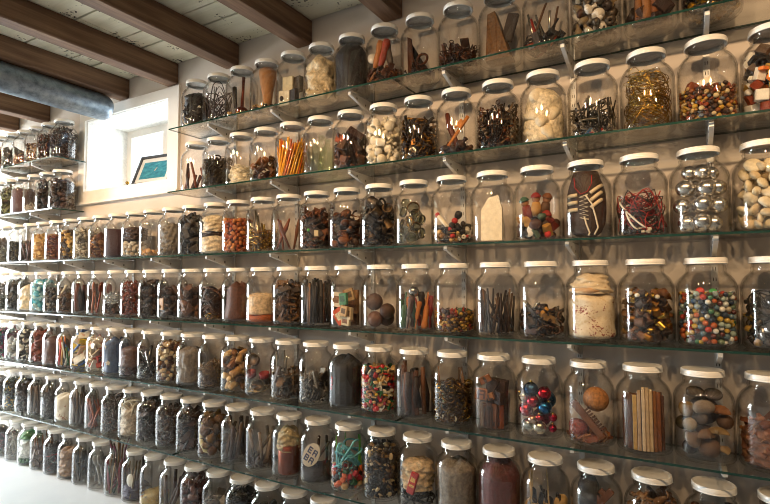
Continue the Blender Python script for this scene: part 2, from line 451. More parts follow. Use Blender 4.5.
# ------------------------------------------------------------------ framed picture and trinket in the niche
pf = link('picture_frame', None, loc=(-2.735, WALL_Y + .035, NZ0 + .003), R=None, label='framed teal picture leaning in the niche window', cat='picture')
Rp = rot('z', .10) @ rot('x', -.38)
PW, PH = .150, .205
def pp(name, p, m, par=pf): return link(name, mesh_of(name, p, m), par, R=Rp if par is pf else None)
FRM = mat('3b4048', 30, .25)
for n_, b_ in (('frame_rail', (-PW, PW, 0, .016, 0, .016)), ('frame_rail', (-PW, PW, 0, .016, PH - .016, PH)), ('frame_stile', (-PW, -PW + .016, 0, .016, .016, PH - .016)), ('frame_stile', (PW - .016, PW, 0, .016, .016, PH - .016))):
    pp(n_, box(*b_), FRM)
pp('mat_board', box(-PW + .016, PW - .016, .007, .012, .016, PH - .016), mat('d9dde0', 30, .05))
SEA = noise_mat('sea_print', [(.25, '#1d5f78'), (.5, '#2f86a0'), (.75, '#5fb0c0')], (25, 25, 60), .4, bump=0)
prt = pp('print', box(-PW + .044, PW - .044, .0062, .007, .042, PH - .044), SEA)
pp('printed_figure', mv(lathe([(.0001, -.012), (.006, -.008), (.005, .002), (.0025, .006), (.004, .010), (.0001, .015)], 8, False), (.008, .006, .105), rot('y', .5), (.8, .05, 1.1)), mat('d8b49a'))
link('stand', mesh_of('stand', box(-.02, .02, .088, .092, 0, .145), FRM), pf, R=rot('z', .10))
tk = link('brass_trinket', None, loc=(-2.93, WALL_Y + .03, NZ0 + .0025), label='tiny brass trinket on the niche sill beside the picture', cat='trinket')
link('base', mesh_of('base', lathe([(.012, 0), (.012, .004), (.004, .008), (.004, .016)], 10), mat('M:b08a40'), True), tk)
link('knob', mesh_of('knob', mv(ball(10, 7), (0, 0, .024), None, .011), mat('M:b08a40'), True), tk)

# ------------------------------------------------------------------ the jars
def inner_r(z):
    if z < .016: return .052 + .018 * min(1, max(0, (z - .0088) / .0072)) ** .6
    if z < .163: return .0710
    if z < .215: return .0710 - .0275 * ((z - .163) / .052) ** 1.25
    return .0435
XY = 1.033          # the bodies are this much fuller than the profile below
outer = [(.0001, .004), (.050, .003), (.058, 0), (.066, .001), (.0715, .0045), (.0742, .011), (.0750, .020), (.0750, .09), (.0750, .160), (.0742, .170), (.0718, .181), (.0672, .192),
         (.0610, .201), (.0550, .207), (.0505, .2115), (.0492, .215), (.0492, .220), (.0505, .2225), (.0492, .225), (.0480, .227), (.0480, .246)]
inner = [(.0440, .246), (.0440, .216), (.0475, .2105), (.0520, .2055), (.0580, .1985), (.0640, .190), (.0685, .179), (.0710, .168), (.0718, .160), (.0718, .09), (.0718, .020), (.0705, .013), (.066, .0085), (.05, .0075), (.0001, .0085)]
JAR_MESH = mesh_of('glass_body', mv(lathe(outer + inner, 40, False), s=(XY, XY, 1)), JAR_GLASS, True)
lidp = [(.0470, .2475), (.0502, .2475), (.0502, .2365), (.0510, .2358), (.0532, .2358), (.0543, .2368), (.0543, .2386), (.0532, .2396), (.0532, .2412), (.0540, .2424), (.0532, .2436), (.0540, .2458), (.0532, .2470),
        (.0532, .2500), (.0525, .2525), (.0505, .2538), (.0478, .2533), (.0458, .2518), (.0440, .2514), (.0001, .2518)]
LID_MESH = mesh_of('lid', mv(lathe(lidp, 40, False), s=(XY, XY, 1)), LID_M, True)
LINER_MESH = mesh_of('lid_liner', lathe([(.0001, .2462), (.0432, .2462)], 32, False), mat('c4c0b8'), True)

def jar_x(row, j):
    if row == 7: return -1.335 - .1555 * (j - 9)
    if row == 1 and j >= 21: return -3.392 - .1556 * (j - 22)
    if row == 2 and j >= 21: return -3.392 - .1556 * (j - 22)
    a, b = {1: (.086, .1597), 2: (.0667, .158), 3: (.0374, .1569), 4: (.0459, .1573), 5: (.0278, .156), 6: (.0452, .1568)}[row]
    return a - b * j

# ------------------------------------------------------------------ pieces that fill the jars (unit size: longest half extent about 1)
PR = random.Random(11)
def jitter(p, a, seed):
    r = np.random.RandomState(seed); return p[0] * (1 + r.uniform(-a, a, p[0].shape)), p[1]
def lump(seed, n=10, m=7, a=.22, s=(1, .8, .6)):
    r = np.random.RandomState(seed); v, t = ball(n, m)
    k = r.normal(size=(5, 3)) * 1.7; ph = r.uniform(0, 6, 5)
    d = 1 + a * sum(np.sin(v @ k[i] + ph[i]) for i in range(5)) / 2.2
    return v * d[:, None] * np.array(s), t
def curl(seed):
    r = np.random.RandomState(seed); a = r.uniform(1.2, 3.4); w = r.uniform(.25, .45); P = []; F = []
    n = 7
    for i in range(n):
        t = (i / (n - 1) - .5) * a
        ww = w * (1 - .6 * abs(i / (n - 1) - .5) * 2)
        for e, o in ((-1, 0), (1, 0), (1, .06), (-1, .06)):
            R = 1.6 / a + o
            P.append((math.sin(t) * R, e * ww, math.cos(t) * R - 1.6 / a))
    for i in range(n - 1):
        for k in range(4): F.append((i * 4 + k, i * 4 + (k + 1) % 4, i * 4 + 4 + (k + 1) % 4, i * 4 + 4 + k))
    F += [(0, 3, 2, 1), (n * 4 - 4, n * 4 - 3, n * 4 - 2, n * 4 - 1)]
    return tri(P, F)
def coil(n=7, turns=5, r=.45, w=.07):
    m = turns * n
    return tube([(r * math.cos(2 * math.pi * i / n), r * math.sin(2 * math.pi * i / n), -1 + 2 * i / m) for i in range(m + 1)], w, 4)
LIE = rot('y', math.pi / 2)
P = {}
P['ball'] = [(ball(12, 8), 1.0)]
P['bigball'] = [(ball(24, 16), 1.0)]
P['bead'] = [(lathe([(.25, -.6), (.8, -.55), (1, 0), (.8, .55), (.25, .6), (.25, -.6)], 8, False), .85)]
P['pebble'] = [(lump(i, 10, 7, .14, s), .66) for i, s in enumerate([(1, .75, .5), (1, .85, .55), (.9, .8, .6), (1, .7, .45)])]
P['lump'] = [(lump(20 + i, 10, 7, .3, (1, .85, .75)), .75) for i in range(4)]
P['bigpebble'] = [(lump(30 + i, 16, 10, .10, s), .70) for i, s in enumerate([(1, .78, .5), (1, .85, .45), (.95, .85, .6), (1, .62, .5)])]
P['nut'] = [(lump(40 + i, 10, 8, .10, (1, .68, .55)), .65) for i in range(3)]
P['chip'] = [(jitter(bbox(1, .55, .16, .06), .18, 50 + i), .5) for i in range(4)]
P['block'] = [(bbox(1, .5, .4, .05), .62), (bbox(.8, .6, .35, .05), .62)]
P['cube'] = [(bbox(.7, .7, .7, .09), .9)]
P['card'] = [(bbox(1, .68, .14, .02), .6)]
P['rod'] = [(mv(cyl(7, .09, 1), R=LIE), .3)]
P['thinrod'] = [(mv(cyl(5, .04, 1), R=LIE), .2)]
P['twig'] = [(tube([(-1, 0, 0), (-.4, .08 * a, .05), (.2, -.07, .1 * a), (1, .1, -.05 * a)], [.05, .07, .06, .03], 5), .27) for a in (1, -1, 2)]
P['bone'] = [(join(tube([(-.75, 0, 0), (0, .06, 0), (.75, 0, 0)], [.16, .12, .16], 6), mv(ball(8, 6), (-.8, .12, 0), None, .2), mv(ball(8, 6), (-.8, -.1, 0), None, .18), mv(ball(8, 6), (.8, .1, 0), None, .2), mv(ball(8, 6), (.8, -.1, .02), None, .18)), .35)]
P['screw'] = [(mv(lathe([(.02, -1), (.09, -.85), (.09, .8), (.22, .86), (.24, .95), (.1, 1)], 7), R=LIE), .33)]
P['bolt'] = [(mv(join(lathe([(.16, -.9), (.16, .6)], 8), lathe([(.36, .55), (.36, .85)], 6)), R=LIE), .42)]
P['ring'] = [(ring(.8, .18), .55)]
P['thinring'] = [(ring(.92, .06, 18, 4), .5)]
P['washer'] = [(lathe([(.4, -.1), (1, -.1), (1, .1), (.4, .1), (.4, -.1)], 12, False), .6)]
P['coin'] = [(lathe([(1, -.13), (1, .13)], 12), .6)]
P['button'] = [(lathe([(.0001, -.15), (.9, -.2), (1, .1), (.8, .22), (.62, .1), (.0001, .08)], 12, False), .6)]
P['key'] = [(join(mv(ring(.26, .07, 10, 5), (-.72, 0, 0)), mv(cyl(6, .07, .68), (.2, 0, 0), LIE), mv(box(-.1, .1, 0, .24, -.05, .05), (.72, .04, 0))), .33)]
P['curl'] = [(curl(60 + i), .5) for i in range(5)]
P['coil'] = [(mv(coil(), R=LIE), .42)]
P['cap'] = [(lathe([(.0001, -.7), (.62, -.7), (.7, -.6), (.74, .5), (.8, .6), (.8, .72), (.58, .74), (.52, .2), (.0001, .15)], 12, False), .8)]
P['cork'] = [(lathe([(.0001, -.85), (.5, -.85), (.56, -.78), (.68, .8), (.62, .88), (.0001, .88)], 10, False), .75)]
P['spool'] = [(lathe([(.0001, -.8), (.62, -.8), (.66, -.66), (.34, -.5), (.3, 0), (.34, .5), (.66, .66), (.62, .8), (.0001, .8)], 14, False), .75)]
P['knob'] = [(lathe([(.0001, -.95), (.36, -.95), (.40, -.85), (.26, -.55), (.28, -.2), (.72, .0), (.86, .3), (.78, .6), (.48, .82), (.0001, .9)], 16, False), .8)]
P['tee'] = [(join(mv(lathe([(.0001, -.9), (.3, -.9), (.34, -.8), (.26, -.4), (.26, .4), (.34, .8), (.3, .9), (.0001, .9)], 12, False), R=LIE), mv(cyl(12, .26, .4), (0, 0, .35))), .62)]
P['pencil'] = [(mv(lathe([(.05, -1), (.05, -.9), (.05, .86), (.008, 1)], 6), R=LIE), .2)]
P['tube'] = [(mv(lathe([(.2, -1), (.26, -1), (.26, 1), (.2, 1), (.2, -1)], 10, False), R=LIE), .42)]
P['elbow'] = [(tube([(-.8, 0, -.3), (-.2, 0, -.3), (.2, 0, -.15), (.4, 0, .2), (.42, 0, .8)], [.2, .2, .2, .2, .24], 9), .5)]
P['handle'] = [(mv(lathe([(.02, -1), (.05, -.95), (.05, -.3), (.12, -.25), (.17, .1), (.15, .5), (.2, .8), (.16, .98), (.0001, 1)], 9, False), R=LIE), .35)]
P['spoon'] = [(join(tube([(-1, 0, 0), (.4, 0, .03)], [.06, .05], 6), mv(ball(10, 6), (.66, 0, 0), None, (.36, .24, .09))), .35)]
P['cone'] = [(join(*[mv(lathe([(.1 + .5 * math.sin(math.pi * (k + .6) / 6.2), 0), (.04 + .36 * math.sin(math.pi * (k + .6) / 6.2), .2)], 9, False), (0, 0, -.85 + .28 * k)) for k in range(6)]), .6)]
def shell_prim(n=14, m=6):
    V = []; F = []
    for i in range(m + 1):
        t = i / m
        for k in range(n + 1):
            a = (k / n - .5) * math.pi * .9
            r = t * (1 + .04 * (k % 2))
            V.append((r * math.sin(a), r * math.cos(a) - .5, .55 * (1 - t * t) * math.cos(a * .8)))
    for i in range(m):
        for k in range(n): F.append((i * (n + 1) + k, i * (n + 1) + k + 1, (i + 1) * (n + 1) + k + 1, (i + 1) * (n + 1) + k))
    a = tri(V, F); b = (a[0] * [1, 1, .9] - [0, 0, .05], a[1][:, ::-1])
    return join(a, b)
P['shell'] = [(shell_prim(), .6)]
P['cup'] = [(lathe([(.0001, -.5), (.7, -.5), (.85, -.4), (.95, .5), (.88, .5), (.78, -.35), (.0001, -.4)], 16, False), .8)]
P['lens'] = [(join(lathe([(.86, -.2), (1, -.22), (1, .22), (.86, .2), (.86, -.2)], 18, False)), .6)]
P['bottle'] = [(lathe([(.0001, -1), (.38, -1), (.42, -.92), (.42, .3), (.36, .45), (.16, .6), (.15, .85), (.2, .88), (.2, 1), (.13, 1)], 14, False), .55)]
P['bulb'] = [(lathe([(.0001, 1), (.3, .95), (.52, .7), (.58, .4), (.5, .05), (.3, -.3), (.24, -.45), (.24, -.9), (.14, -1), (.0001, -1)], 12, False), .65)]
P['horn'] = [(tube([(math.cos(a) * 1.0 - .3, math.sin(a) * 1.0 - .5, 0) for a in np.linspace(-.5, 1.7, 9)], np.linspace(.2, .02, 9), 8), .5)]
P['leafstrip'] = [(jitter(bbox(1, .2, .03, .01), .12, 80 + i), .3) for i in range(3)]
P['star'] = [(tri([(math.cos(i * math.pi / 5) * (1 if i % 2 == 0 else .42), math.sin(i * math.pi / 5) * (1 if i % 2 == 0 else .42), z) for z in (-.12, .12) for i in range(10)],
                  [list(range(9, -1, -1)), list(range(10, 20))] + [(i, (i + 1) % 10, (i + 1) % 10 + 10, i + 10) for i in range(10)]), .7)]
P['cross'] = [(join(mv(cyl(8, .16, .9), R=LIE), cyl(8, .16, .9), mv(ball(8, 6), (.95, 0, 0), None, .22), mv(ball(8, 6), (-.95, 0, 0), None, .22), mv(ball(8, 6), (0, 0, .95), None, .22), mv(ball(8, 6), (0, 0, -.95), None, .22)), .6)]
P['fork'] = [(join(tube([(-1, 0, 0), (.3, 0, 0)], [.07, .05], 5), box(.25, .5, -.16, .16, -.03, .03), box(.5, 1, -.16, -.1, -.03, .03), box(.5, 1, -.03, .03, -.03, .03), box(.5, 1, .1, .16, -.03, .03)), .33)]
P['plier'] = [(join(tube([(-1, .3, 0), (-.3, .14, 0), (.3, -.08, 0), (.95, -.03, 0)], [.07, .08, .11, .05], 6), tube([(-1, -.3, .05), (-.3, -.14, .05), (.3, .08, .05), (.95, .05, .05)], [.07, .08, .11, .05], 6)), .45)]
SMOOTH_OFF = {'chip', 'block', 'cube', 'card', 'leafstrip', 'star', 'fork'}

def rand_R(r):
    q = r.normal(size=4); q /= np.linalg.norm(q); w, x, y, z = q
    return np.array([[1 - 2 * (y * y + z * z), 2 * (x * y - z * w), 2 * (x * z + y * w)], [2 * (x * y + z * w), 1 - 2 * (x * x + z * z), 2 * (y * z - x * w)], [2 * (x * z - y * w), 2 * (y * z + x * w), 1 - 2 * (x * x + y * y)]])
_shared = {}
def shared_mesh(prim, vi, spec, size):
    key = (prim, vi, spec, size)
    if key not in _shared:
        p = P[prim][vi][0]
        _shared[key] = mesh_of(prim, mv(p, s=size), mat(spec), prim not in SMOOTH_OFF)
    return _shared[key]

def colour_name(spec):
    r, g, b = (int(spec.split(':')[-1][i:i + 2], 16) / 255 for i in (0, 2, 4))
    h, sat, v = colorsys.rgb_to_hsv(r, g, b); h *= 360
    if v < .2: return 'black'
    if sat < .16: return 'white' if v > .8 else 'grey'
    if h < 16 or h > 335: return 'red' if sat > .55 else 'pinkish'
    if h < 48: return ('brown' if v < .5 else 'orange' if sat > .65 else 'tan' if v < .8 else 'cream')
    if h < 70: return 'yellow' if v > .5 else 'olive'
    return 'green' if h < 165 else 'blue' if h < 260 else 'purple'
JARS = {}
class Jar:
    """one jar on the wall; its methods put things into it (local coordinates, jar base at the origin, -y towards the room)"""
    def __init__(s, row, j, desc, lid=True, name='contents'):
        s.row, s.j, s.desc, s.name = row, j, desc, name
        s.loc = Vector((jar_x(row, j), JAR_Y, ROW_Z[row]))
        s.r = np.random.RandomState(row * 100 + j + 7)
        side = ' by niche' if row < 3 and j > 20 else ''
        s.where = ('%s%s' % (ROWNAME[row], side))
        J = link('glass_jar', None, loc=s.loc, label='%s glass jar of %s on the %s' % ('white-lidded' if lid else 'open', desc, s.where), cat='jar', group='glass storage jars')
        b = link('glass_body', JAR_MESH, J)
        s.twist = float(s.r.uniform(0, 6.28))
        if lid:
            l = link('lid', LID_MESH, J); link('lid_liner', LINER_MESH, l)
        s.J = J; s.g = Soup(); s.packed = []; s.ymax = 0
        JARS[row, j] = s
    # --- placement
    def drop(s, rad, limit=None, tries=14):
        A = np.array(s.packed) if s.packed else np.zeros((0, 4))
        c = None
        for _ in range(tries):
            pass
        rr = (limit if limit is not None else .0705 - rad)
        rr = max(rr, .001)
        a = s.r.uniform(0, 6.283, tries); q = rr * np.sqrt(s.r.uniform(0, 1, tries))
        a[: tries // 2] = -1.5708 + s.r.normal(0, .9, tries // 2)
        q[: tries // 3] = rr
        X, Y = q * np.cos(a), q * np.sin(a)
        Z = np.full(tries, .0088 + rad)
        if len(A):
            D2 = (X[:, None] - A[:, 0]) ** 2 + (Y[:, None] - A[:, 1]) ** 2
            S2 = (rad + A[:, 3]) ** 2
            h = np.where(D2 < S2, A[:, 2] + np.sqrt(np.maximum(0, S2 - D2)), 0)
            Z = np.maximum(Z, h.max(1))
        k = int(np.argmin(Z))
        return np.array([X[k], Y[k], Z[k]])
    def settle(s, V, c):
        """push a placed piece inside the glass"""
        for _ in range(3):
            W = V + c
            R = np.hypot(W[:, 0], W[:, 1])
            lim = np.array([inner_r(z) for z in (W[:, 2].min(), W[:, 2].max())]).min() if len(V) > 400 else np.interp(W[:, 2], _ZT, _RT)
            ex = R - lim
            k = int(np.argmax(ex))
            if ex[k] > 0:
                d = np.array([W[k, 0], W[k, 1], 0]) / (R[k] + 1e-9); c = c - d * min(ex[k] + .0004, .03)
            lo = (V + c)[:, 2].min()
            if lo < .0088: c = c + [0, 0, .0088 - lo]
            hi = (V + c)[:, 2].max()
            if hi > .238: c = c - [0, 0, hi - .238]
        return c
    def put(s, prim, spec, size, c, R, ind=None, vi=None):
        if vi is None: vi = int(s.r.randint(len(P[prim])))
        v, t = P[prim][vi][0]
        V = (v * size) @ R.T
        c = s.settle(V, np.array(c, float))
        if ind:
            nm, lab = ind
            link(nm, shared_mesh(prim, vi, spec, size), None, loc=s.loc + Vector(map(float, c * np.array([XY, XY, 1]))), R=R, label='%s in the jar of %s, %s' % (lab.replace('COL', colour_name(spec)), s.desc, s.where), cat=nm.replace('_', ' ').split()[-1], group='%s, %s' % (s.desc, s.where))
        else:
            s.g.add((V + c, t), mat(spec), prim not in SMOOTH_OFF)
        return c
    def pile(s, prims, cols, size, fill, ind=None, up=0.0, nmax=420, loose=1.0, core=None):
        """drop pieces until they reach the fill height"""
        if isinstance(prims, str): prims = prims.split()
        if isinstance(cols, str): cols = cols.split()
        miss = 0
        if s.j >= 12 and fill > .08 and not core: fill = min(.2, fill * 1.13 + .004)
        if core:      # the unseen middle of a deep fill is one mass
            s.raw(lathe([(.0001, .0095), (.040, .0095), (.046, .02), (.046, fill - .034), (.030, fill - .016), (.0001, fill - .012)], 16, False), core)
            s.packed += [(0, 0, z, .046) for z in np.arange(.02, fill - .055, .01)] + [(0, 0, fill - .045, .030)]
        for n in range(nmax):
            pr = prims[s.r.randint(len(prims))]; sp = cols[s.r.randint(len(cols))]
            lo, hi = size if isinstance(size, tuple) else (size, size)
            sz = float(s.r.uniform(lo, hi))
            if ind: sz = lo + (hi - lo) * round((sz - lo) / (hi - lo + 1e-9) * 2) / 2
            vi = int(s.r.randint(len(P[pr])))
            rad = P[pr][vi][1] * sz * loose
            c = s.drop(rad)
            if c[2] > fill:
                miss += 1
                if miss > 6: break
                continue
            R = rand_R(s.r)
            if up and s.r.uniform() < up:
                a, b = s.r.uniform(0, 6.28), s.r.normal(0, .3)
                R = rot('z', a) @ rot('y', -math.pi / 2 + b)
            elif max(np.ptp(P[pr][vi][0][0], axis=0)) > 3 * min(np.ptp(P[pr][vi][0][0], axis=0)) and s.r.uniform() < .6:
                R = rot('z', s.r.uniform(0, 6.28)) @ rot('y', s.r.normal(0, .5)) @ rot('x', s.r.uniform(0, 6.28))
            c2 = s.put(pr, sp, sz, c, R, ind, vi)
            s.packed.append((c2[0], c2[1], c2[2], rad))
        return s
    def sticks(s, n, length, rad, cols, lean=.5, prim=None, ind=None, front=False, z0=.009):
        """upright or leaning rods standing on the bottom"""
        if isinstance(cols, str): cols = cols.split()
        L0, L1 = length if isinstance(length, tuple) else (length, length)
        for k in range(n):
            L = float(s.r.uniform(L0, L1)); R = .069 - rad
            a = s.r.uniform(0, 6.283)
            if front: a = -1.57 + s.r.normal(0, .9)
            q = R * math.sqrt(s.r.uniform(.15, 1))
            qb = min(q, .0575)
            b = np.array([qb * math.cos(a), qb * math.sin(a), z0 + rad])
            a2 = a + s.r.normal(0, lean) + (math.pi if s.r.uniform() < lean * .5 else 0); q2 = R * math.sqrt(s.r.uniform(.3, 1))
            e = np.array([q2 * math.cos(a2), q2 * math.sin(a2), 0]); d = e - b; h2 = L * L - d[0] ** 2 - d[1] ** 2
            if h2 < (.5 * L) ** 2:
                d[:2] *= .5 * L / (np.hypot(d[0], d[1]) + 1e-9); h2 = L * L - d[0] ** 2 - d[1] ** 2
            d[2] = math.sqrt(max(h2, 1e-6)); top = b + d
            lim = (inner_r(min(top[2], .214)) - rad) if top[2] < .235 else .040 - rad
            rt = np.hypot(top[0], top[1])
            if rt > lim: top[:2] *= lim / rt
            sp = cols[s.r.randint(len(cols))]
            if prim:
                u = top - b; ln = np.linalg.norm(u); u /= ln
                x = u; y = np.cross([.3, .2, .9], x); y /= np.linalg.norm(y); z = np.cross(x, y)
                Rm = np.stack([x, y, z], 1)
                if s.r.uniform() < .5: Rm = Rm @ rot('z', math.pi)
                s.put(prim, sp, round(ln / 2, 3), (b + top) / 2, Rm, ind)
            else:
                mid = (b + top) / 2 + s.r.normal(0, rad * .5, 3)
                s.g.add(tube([b, mid, top], [rad, rad * 1.05, rad * .9], 6), mat(sp))
        return s
    def bundle(s, rings, length, cols, prim, ind):
        cols = cols.split()
        for R, n, tw in rings:
            for k in range(n):
                a = 6.283 * k / n + s.r.normal(0, .02); L = float(s.r.uniform(*length))
                z = .012; w = tw * L / .17
                b = np.array([min(R, .058) * math.cos(a), min(R, .058) * math.sin(a), z]); e = np.array([R * math.cos(a + w), R * math.sin(a + w), 0])
                d = e - b; d[2] = math.sqrt(max(1e-6, L * L - d[0] ** 2 - d[1] ** 2)); top = b + d
                lim = inner_r(min(.214, top[2])) - .006; h = np.hypot(top[0], top[1])
                if h > lim: top[:2] *= lim / h
                u = top - b; ln = np.linalg.norm(u); u /= ln
                y = np.cross([.3, .2, .9], u); y /= np.linalg.norm(y)
                Rm = np.stack([u, y, np.cross(u, y)], 1)
                if s.r.uniform() < .4: Rm = Rm @ rot('z', math.pi)
                s.put(prim, cols[s.r.randint(len(cols))], round(ln / 2, 3), (b + top) / 2, Rm, ind)
        return s
    def wires(s, n, rad, cols, fill, pts=9, R0=.064, z0=.012):
        if isinstance(cols, str): cols = cols.split()
        for k in range(n):
            Q = []
            a = s.r.uniform(0, 6.28)
            for i in range(pts):
                a += s.r.uniform(.6, 2.2)
                q = R0 * math.sqrt(s.r.uniform(.25, 1))
                Q.append((q * math.cos(a), q * math.sin(a), s.r.uniform(z0, fill)))
            Q = np.array(Q); C = []
            for i in range(pts):
                p0, p1, p2, p3 = (Q[(i + d) % pts] for d in (-1, 0, 1, 2))
                for t in np.linspace(0, 1, 5, endpoint=False):
                    C.append(.5 * (2 * p1 + (p2 - p0) * t + (2 * p0 - 5 * p1 + 4 * p2 - p3) * t * t + (3 * p1 - p0 - 3 * p2 + p3) * t ** 3))
            C = np.array(C); h = np.hypot(C[:, 0], C[:, 1]); lim = np.interp(C[:, 2], _ZT, _RT) - rad - .001
            f = np.minimum(1, lim / (h + 1e-9)); C[:, :2] *= f[:, None]; C[:, 2] = np.clip(C[:, 2], .009 + rad, .235)
            s.g.add(tube(C, rad, 4, True), mat(cols[k % len(cols)]))
        return s
    def cloth(s, spec, fill, depth=.10, kz=2.0, ka=5, fit=.97, z0=.009, taper=0.0, m=None, nz=22, na=44, cx=0, cy=0, wob=1.0):
        """a folded or crumpled mass pressed against the glass"""
        ph = s.r.uniform(0, 6.28, 8); am = s.r.uniform(.5, 1, 8)
        V = []; F = []
        for i in range(nz + 1):
            t = i / nz; z = z0 + (fill - z0) * t
            for k in range(na):
                a = 2 * math.pi * k / na
                f = (math.sin(a * ka + ph[0] + kz * 3 * t) * am[0] + math.sin(a * (ka * 2 + 1) + ph[1] - kz * 5 * t) * am[1] * .6 + math.sin(a * 2 + ph[2] + kz * 9 * t) * am[2] * .7 + math.sin(kz * 14 * t + ph[3] + 2 * math.sin(a * 3 + ph[5])) * am[3] * .7)
                r = float(np.interp(z, _ZT, _RT)) * fit * (1 - depth * (1 + f * .5)) * (1 - taper * t)
                edge = min(1, (1 - t) * 7, t * 9 + .75)
                r *= .35 + .65 * math.sqrt(max(0, edge))
                lim = float(np.interp(z, _ZT, _RT)) - .0006
                x, y = cx + r * math.cos(a), cy + r * math.sin(a)
                h = math.hypot(x, y)
                if h > lim: x, y = x * lim / h, y * lim / h
                V.append((x, y, z + .006 * wob * math.sin(3 * a + ph[4]) * t * (fill - z0) / .15))
        for i in range(nz):
            for k in range(na):
                F.append((i * na + k, i * na + (k + 1) % na, (i + 1) * na + (k + 1) % na, (i + 1) * na + k))
        F.append(list(range(na))[::-1]); F.append([nz * na + k for k in range(na)])
        s.g.add(tri(V, F), m or mat(spec, 90, .4, .6))
        return s
    def powder(s, spec, fill, m=None, rough=.004):
        ph = s.r.uniform(0, 6.28, 4); V = []; F = []; na = 32; rings = 6
        prof = [(.061, .0088), (.0690, .0135), (.0704, .02), (.0704, None)]
        for i, (r, z) in enumerate(prof):
            for k in range(na):
                a = 2 * math.pi * k / na
                zz = fill + rough * math.sin(2 * a + ph[0]) + rough * .6 * math.sin(5 * a + ph[1]) if z is None else z
                rr = min(r, float(np.interp(zz, _ZT, _RT)) - .0004)
                V.append((rr * math.cos(a), rr * math.sin(a), zz))
        n0 = len(prof)
        for i in range(n0 - 1):
            for k in range(na): F.append((i * na + k, i * na + (k + 1) % na, (i + 1) * na + (k + 1) % na, (i + 1) * na + k))
        F.append(list(range(na))[::-1])
        V.append((0, 0, fill + rough)); c = len(V) - 1
        for k in range(na): F.append(((n0 - 1) * na + k, (n0 - 1) * na + (k + 1) % na, c))
        s.g.add(tri(V, F), m or mat(spec, 500, .7, .8))
        s.packed += [(.04 * math.cos(a), .04 * math.sin(a), fill - .03, .03) for a in np.linspace(0, 6.28, 10)]
        return s
    def raw(s, p, spec, smooth=True, ind=None, loc=(0, 0, 0), R=None, m=None):
        """a single shaped piece given in jar coordinates; ind makes it a thing of its own"""
        if ind:
            nm, lab = ind
            V_ = p[0] if R is None else p[0] @ np.array(R).T
            loc = tuple(float(q) for q in s.settle(V_, np.array(loc, float)))
            loc = (loc[0] * XY, loc[1] * XY, loc[2])
            return link(nm, mesh_of(nm, p, m or mat(spec), smooth), None, loc=s.loc + Vector(loc), R=R, label='%s in a jar on the %s' % (lab, s.where), cat=nm.replace('_', ' ').split()[-1])
        s.g.add(mv(p, loc, R), m or mat(spec), smooth); return s
    def done(s):
        if s.g.n:
            s.g.V = [v * np.array([XY, XY, 1]) for v in s.g.V]
            link(s.name, s.g.mesh(s.name), None, loc=s.loc, label='%s inside a glass jar on the %s' % (s.desc, s.where), cat=s.name.replace('_', ' ').split()[-1], group='jar contents', kind='stuff')
_ZT = np.linspace(0, .24, 121); _RT = np.array([inner_r(z) for z in _ZT])

# ------------------------------------------------------------------ what is in each jar, row by row, right to left
WOOD = '6b4528 85592f 94693a 4a2f1c'
DARKW = '33221a 45301f 271a13 573a25'
RUST = 'R:57392a R:6b452c R:38291f R:452f22'
STEEL = 'R:7a756d R:55514b M:9a9690 R:3c3935'
BRASS = 'M:b08a38 R:94722f M:d0a850 R:6b5020'
BLACK = '1d1a17 28231f G:161311 332c26'
CREAM = 'd8c8a8 e2d6bc c9b894'
GREYB = '6e665b 585147 857b6c 453e36'
IVORY = 'G:e6dcc4 G:ddd0b2 G:efe8d6'
MIX = 'c23a2a 2f6db0 e2b93b 3c8a4a e8e2d4 1f1c1a d9772b'
def jar(row, j, desc, name, **k): return Jar(row, j, desc, name=name, **k)

# ---- top shelf
jar(1, 0, 'dark trinkets and metal beads', 'dark_trinkets').pile('lump bead chip screw', BLACK + ' ' + BRASS + ' ' + STEEL, (.008, .016), .15).done()
jar(1, 1, 'dark wooden blocks and slats', 'wooden_slats').sticks(9, (.15, .2), .012, WOOD, .3).pile('block', DARKW, (.025, .034), .07).done()
k_ = jar(1, 2, 'shells, knobs and metal beads', 'shells_and_beads').pile('shell knob bead lump bulb', '8a7a60 G:e0d6c4 R:6a6258 332820 4a3424 b0a48c', (.014, .024), .17); k_.done()
jar(1, 3, 'pens, clips and bent wire', 'pens_and_clips').sticks(12, (.10, .17), .004, 'M:b8b2a4 1d1a17 8a3a28 R:7a756d 5a4028', .9).pile('chip ring block', BLACK + ' 8a4a2a', (.014, .024), .05).done()
k_ = jar(1, 4, 'a brown bristly wooden wedge', 'wedge_scraps')
k_.raw(tri([(-.046, -.030, .0095), (.044, -.034, .0095), (.044, .03, .0095), (-.044, .03, .0095), (-.040, -.02, .185), (-.012, -.022, .19), (-.012, .02, .19), (-.040, .02, .185)],
           [(3, 2, 1, 0), (4, 5, 6, 7), (0, 1, 5, 4), (1, 2, 6, 5), (2, 3, 7, 6), (3, 0, 4, 7)]), '6b5030', False, ('wooden_wedge', 'large brown bristly wooden wedge'), m=mat('6b5030', 120, .5, .8))
k_.raw(mv(bbox(.02, .008, .05, .003), (.046, .01, .13), rot('y', .3)), '3a3430', False, ('metal_plate', 'dark plate leaning behind the brown wedge')); k_.done()
jar(1, 5, 'rusty nails and iron scraps', 'rusty_scraps').pile('screw chip key rod', RUST + ' ' + DARKW, (.016, .03), .085).done()
k_ = jar(1, 6, 'rusty saw blades', 'rusty_bits').pile('chip key', RUST, (.018, .03), .03)
saw = tri([(x, y, z) for y in (-.004, .004) for x, z in ((-.045, .01), (.05, .01), (.045, .022), (.0, .045), (-.022, .095), (-.030, .17), (-.046, .18))],
          [(0, 1, 2, 3, 4, 5, 6), tuple(range(13, 6, -1))] + [(i, (i + 7), (i + 1) % 7 + 7, (i + 1) % 7) for i in range(7)])
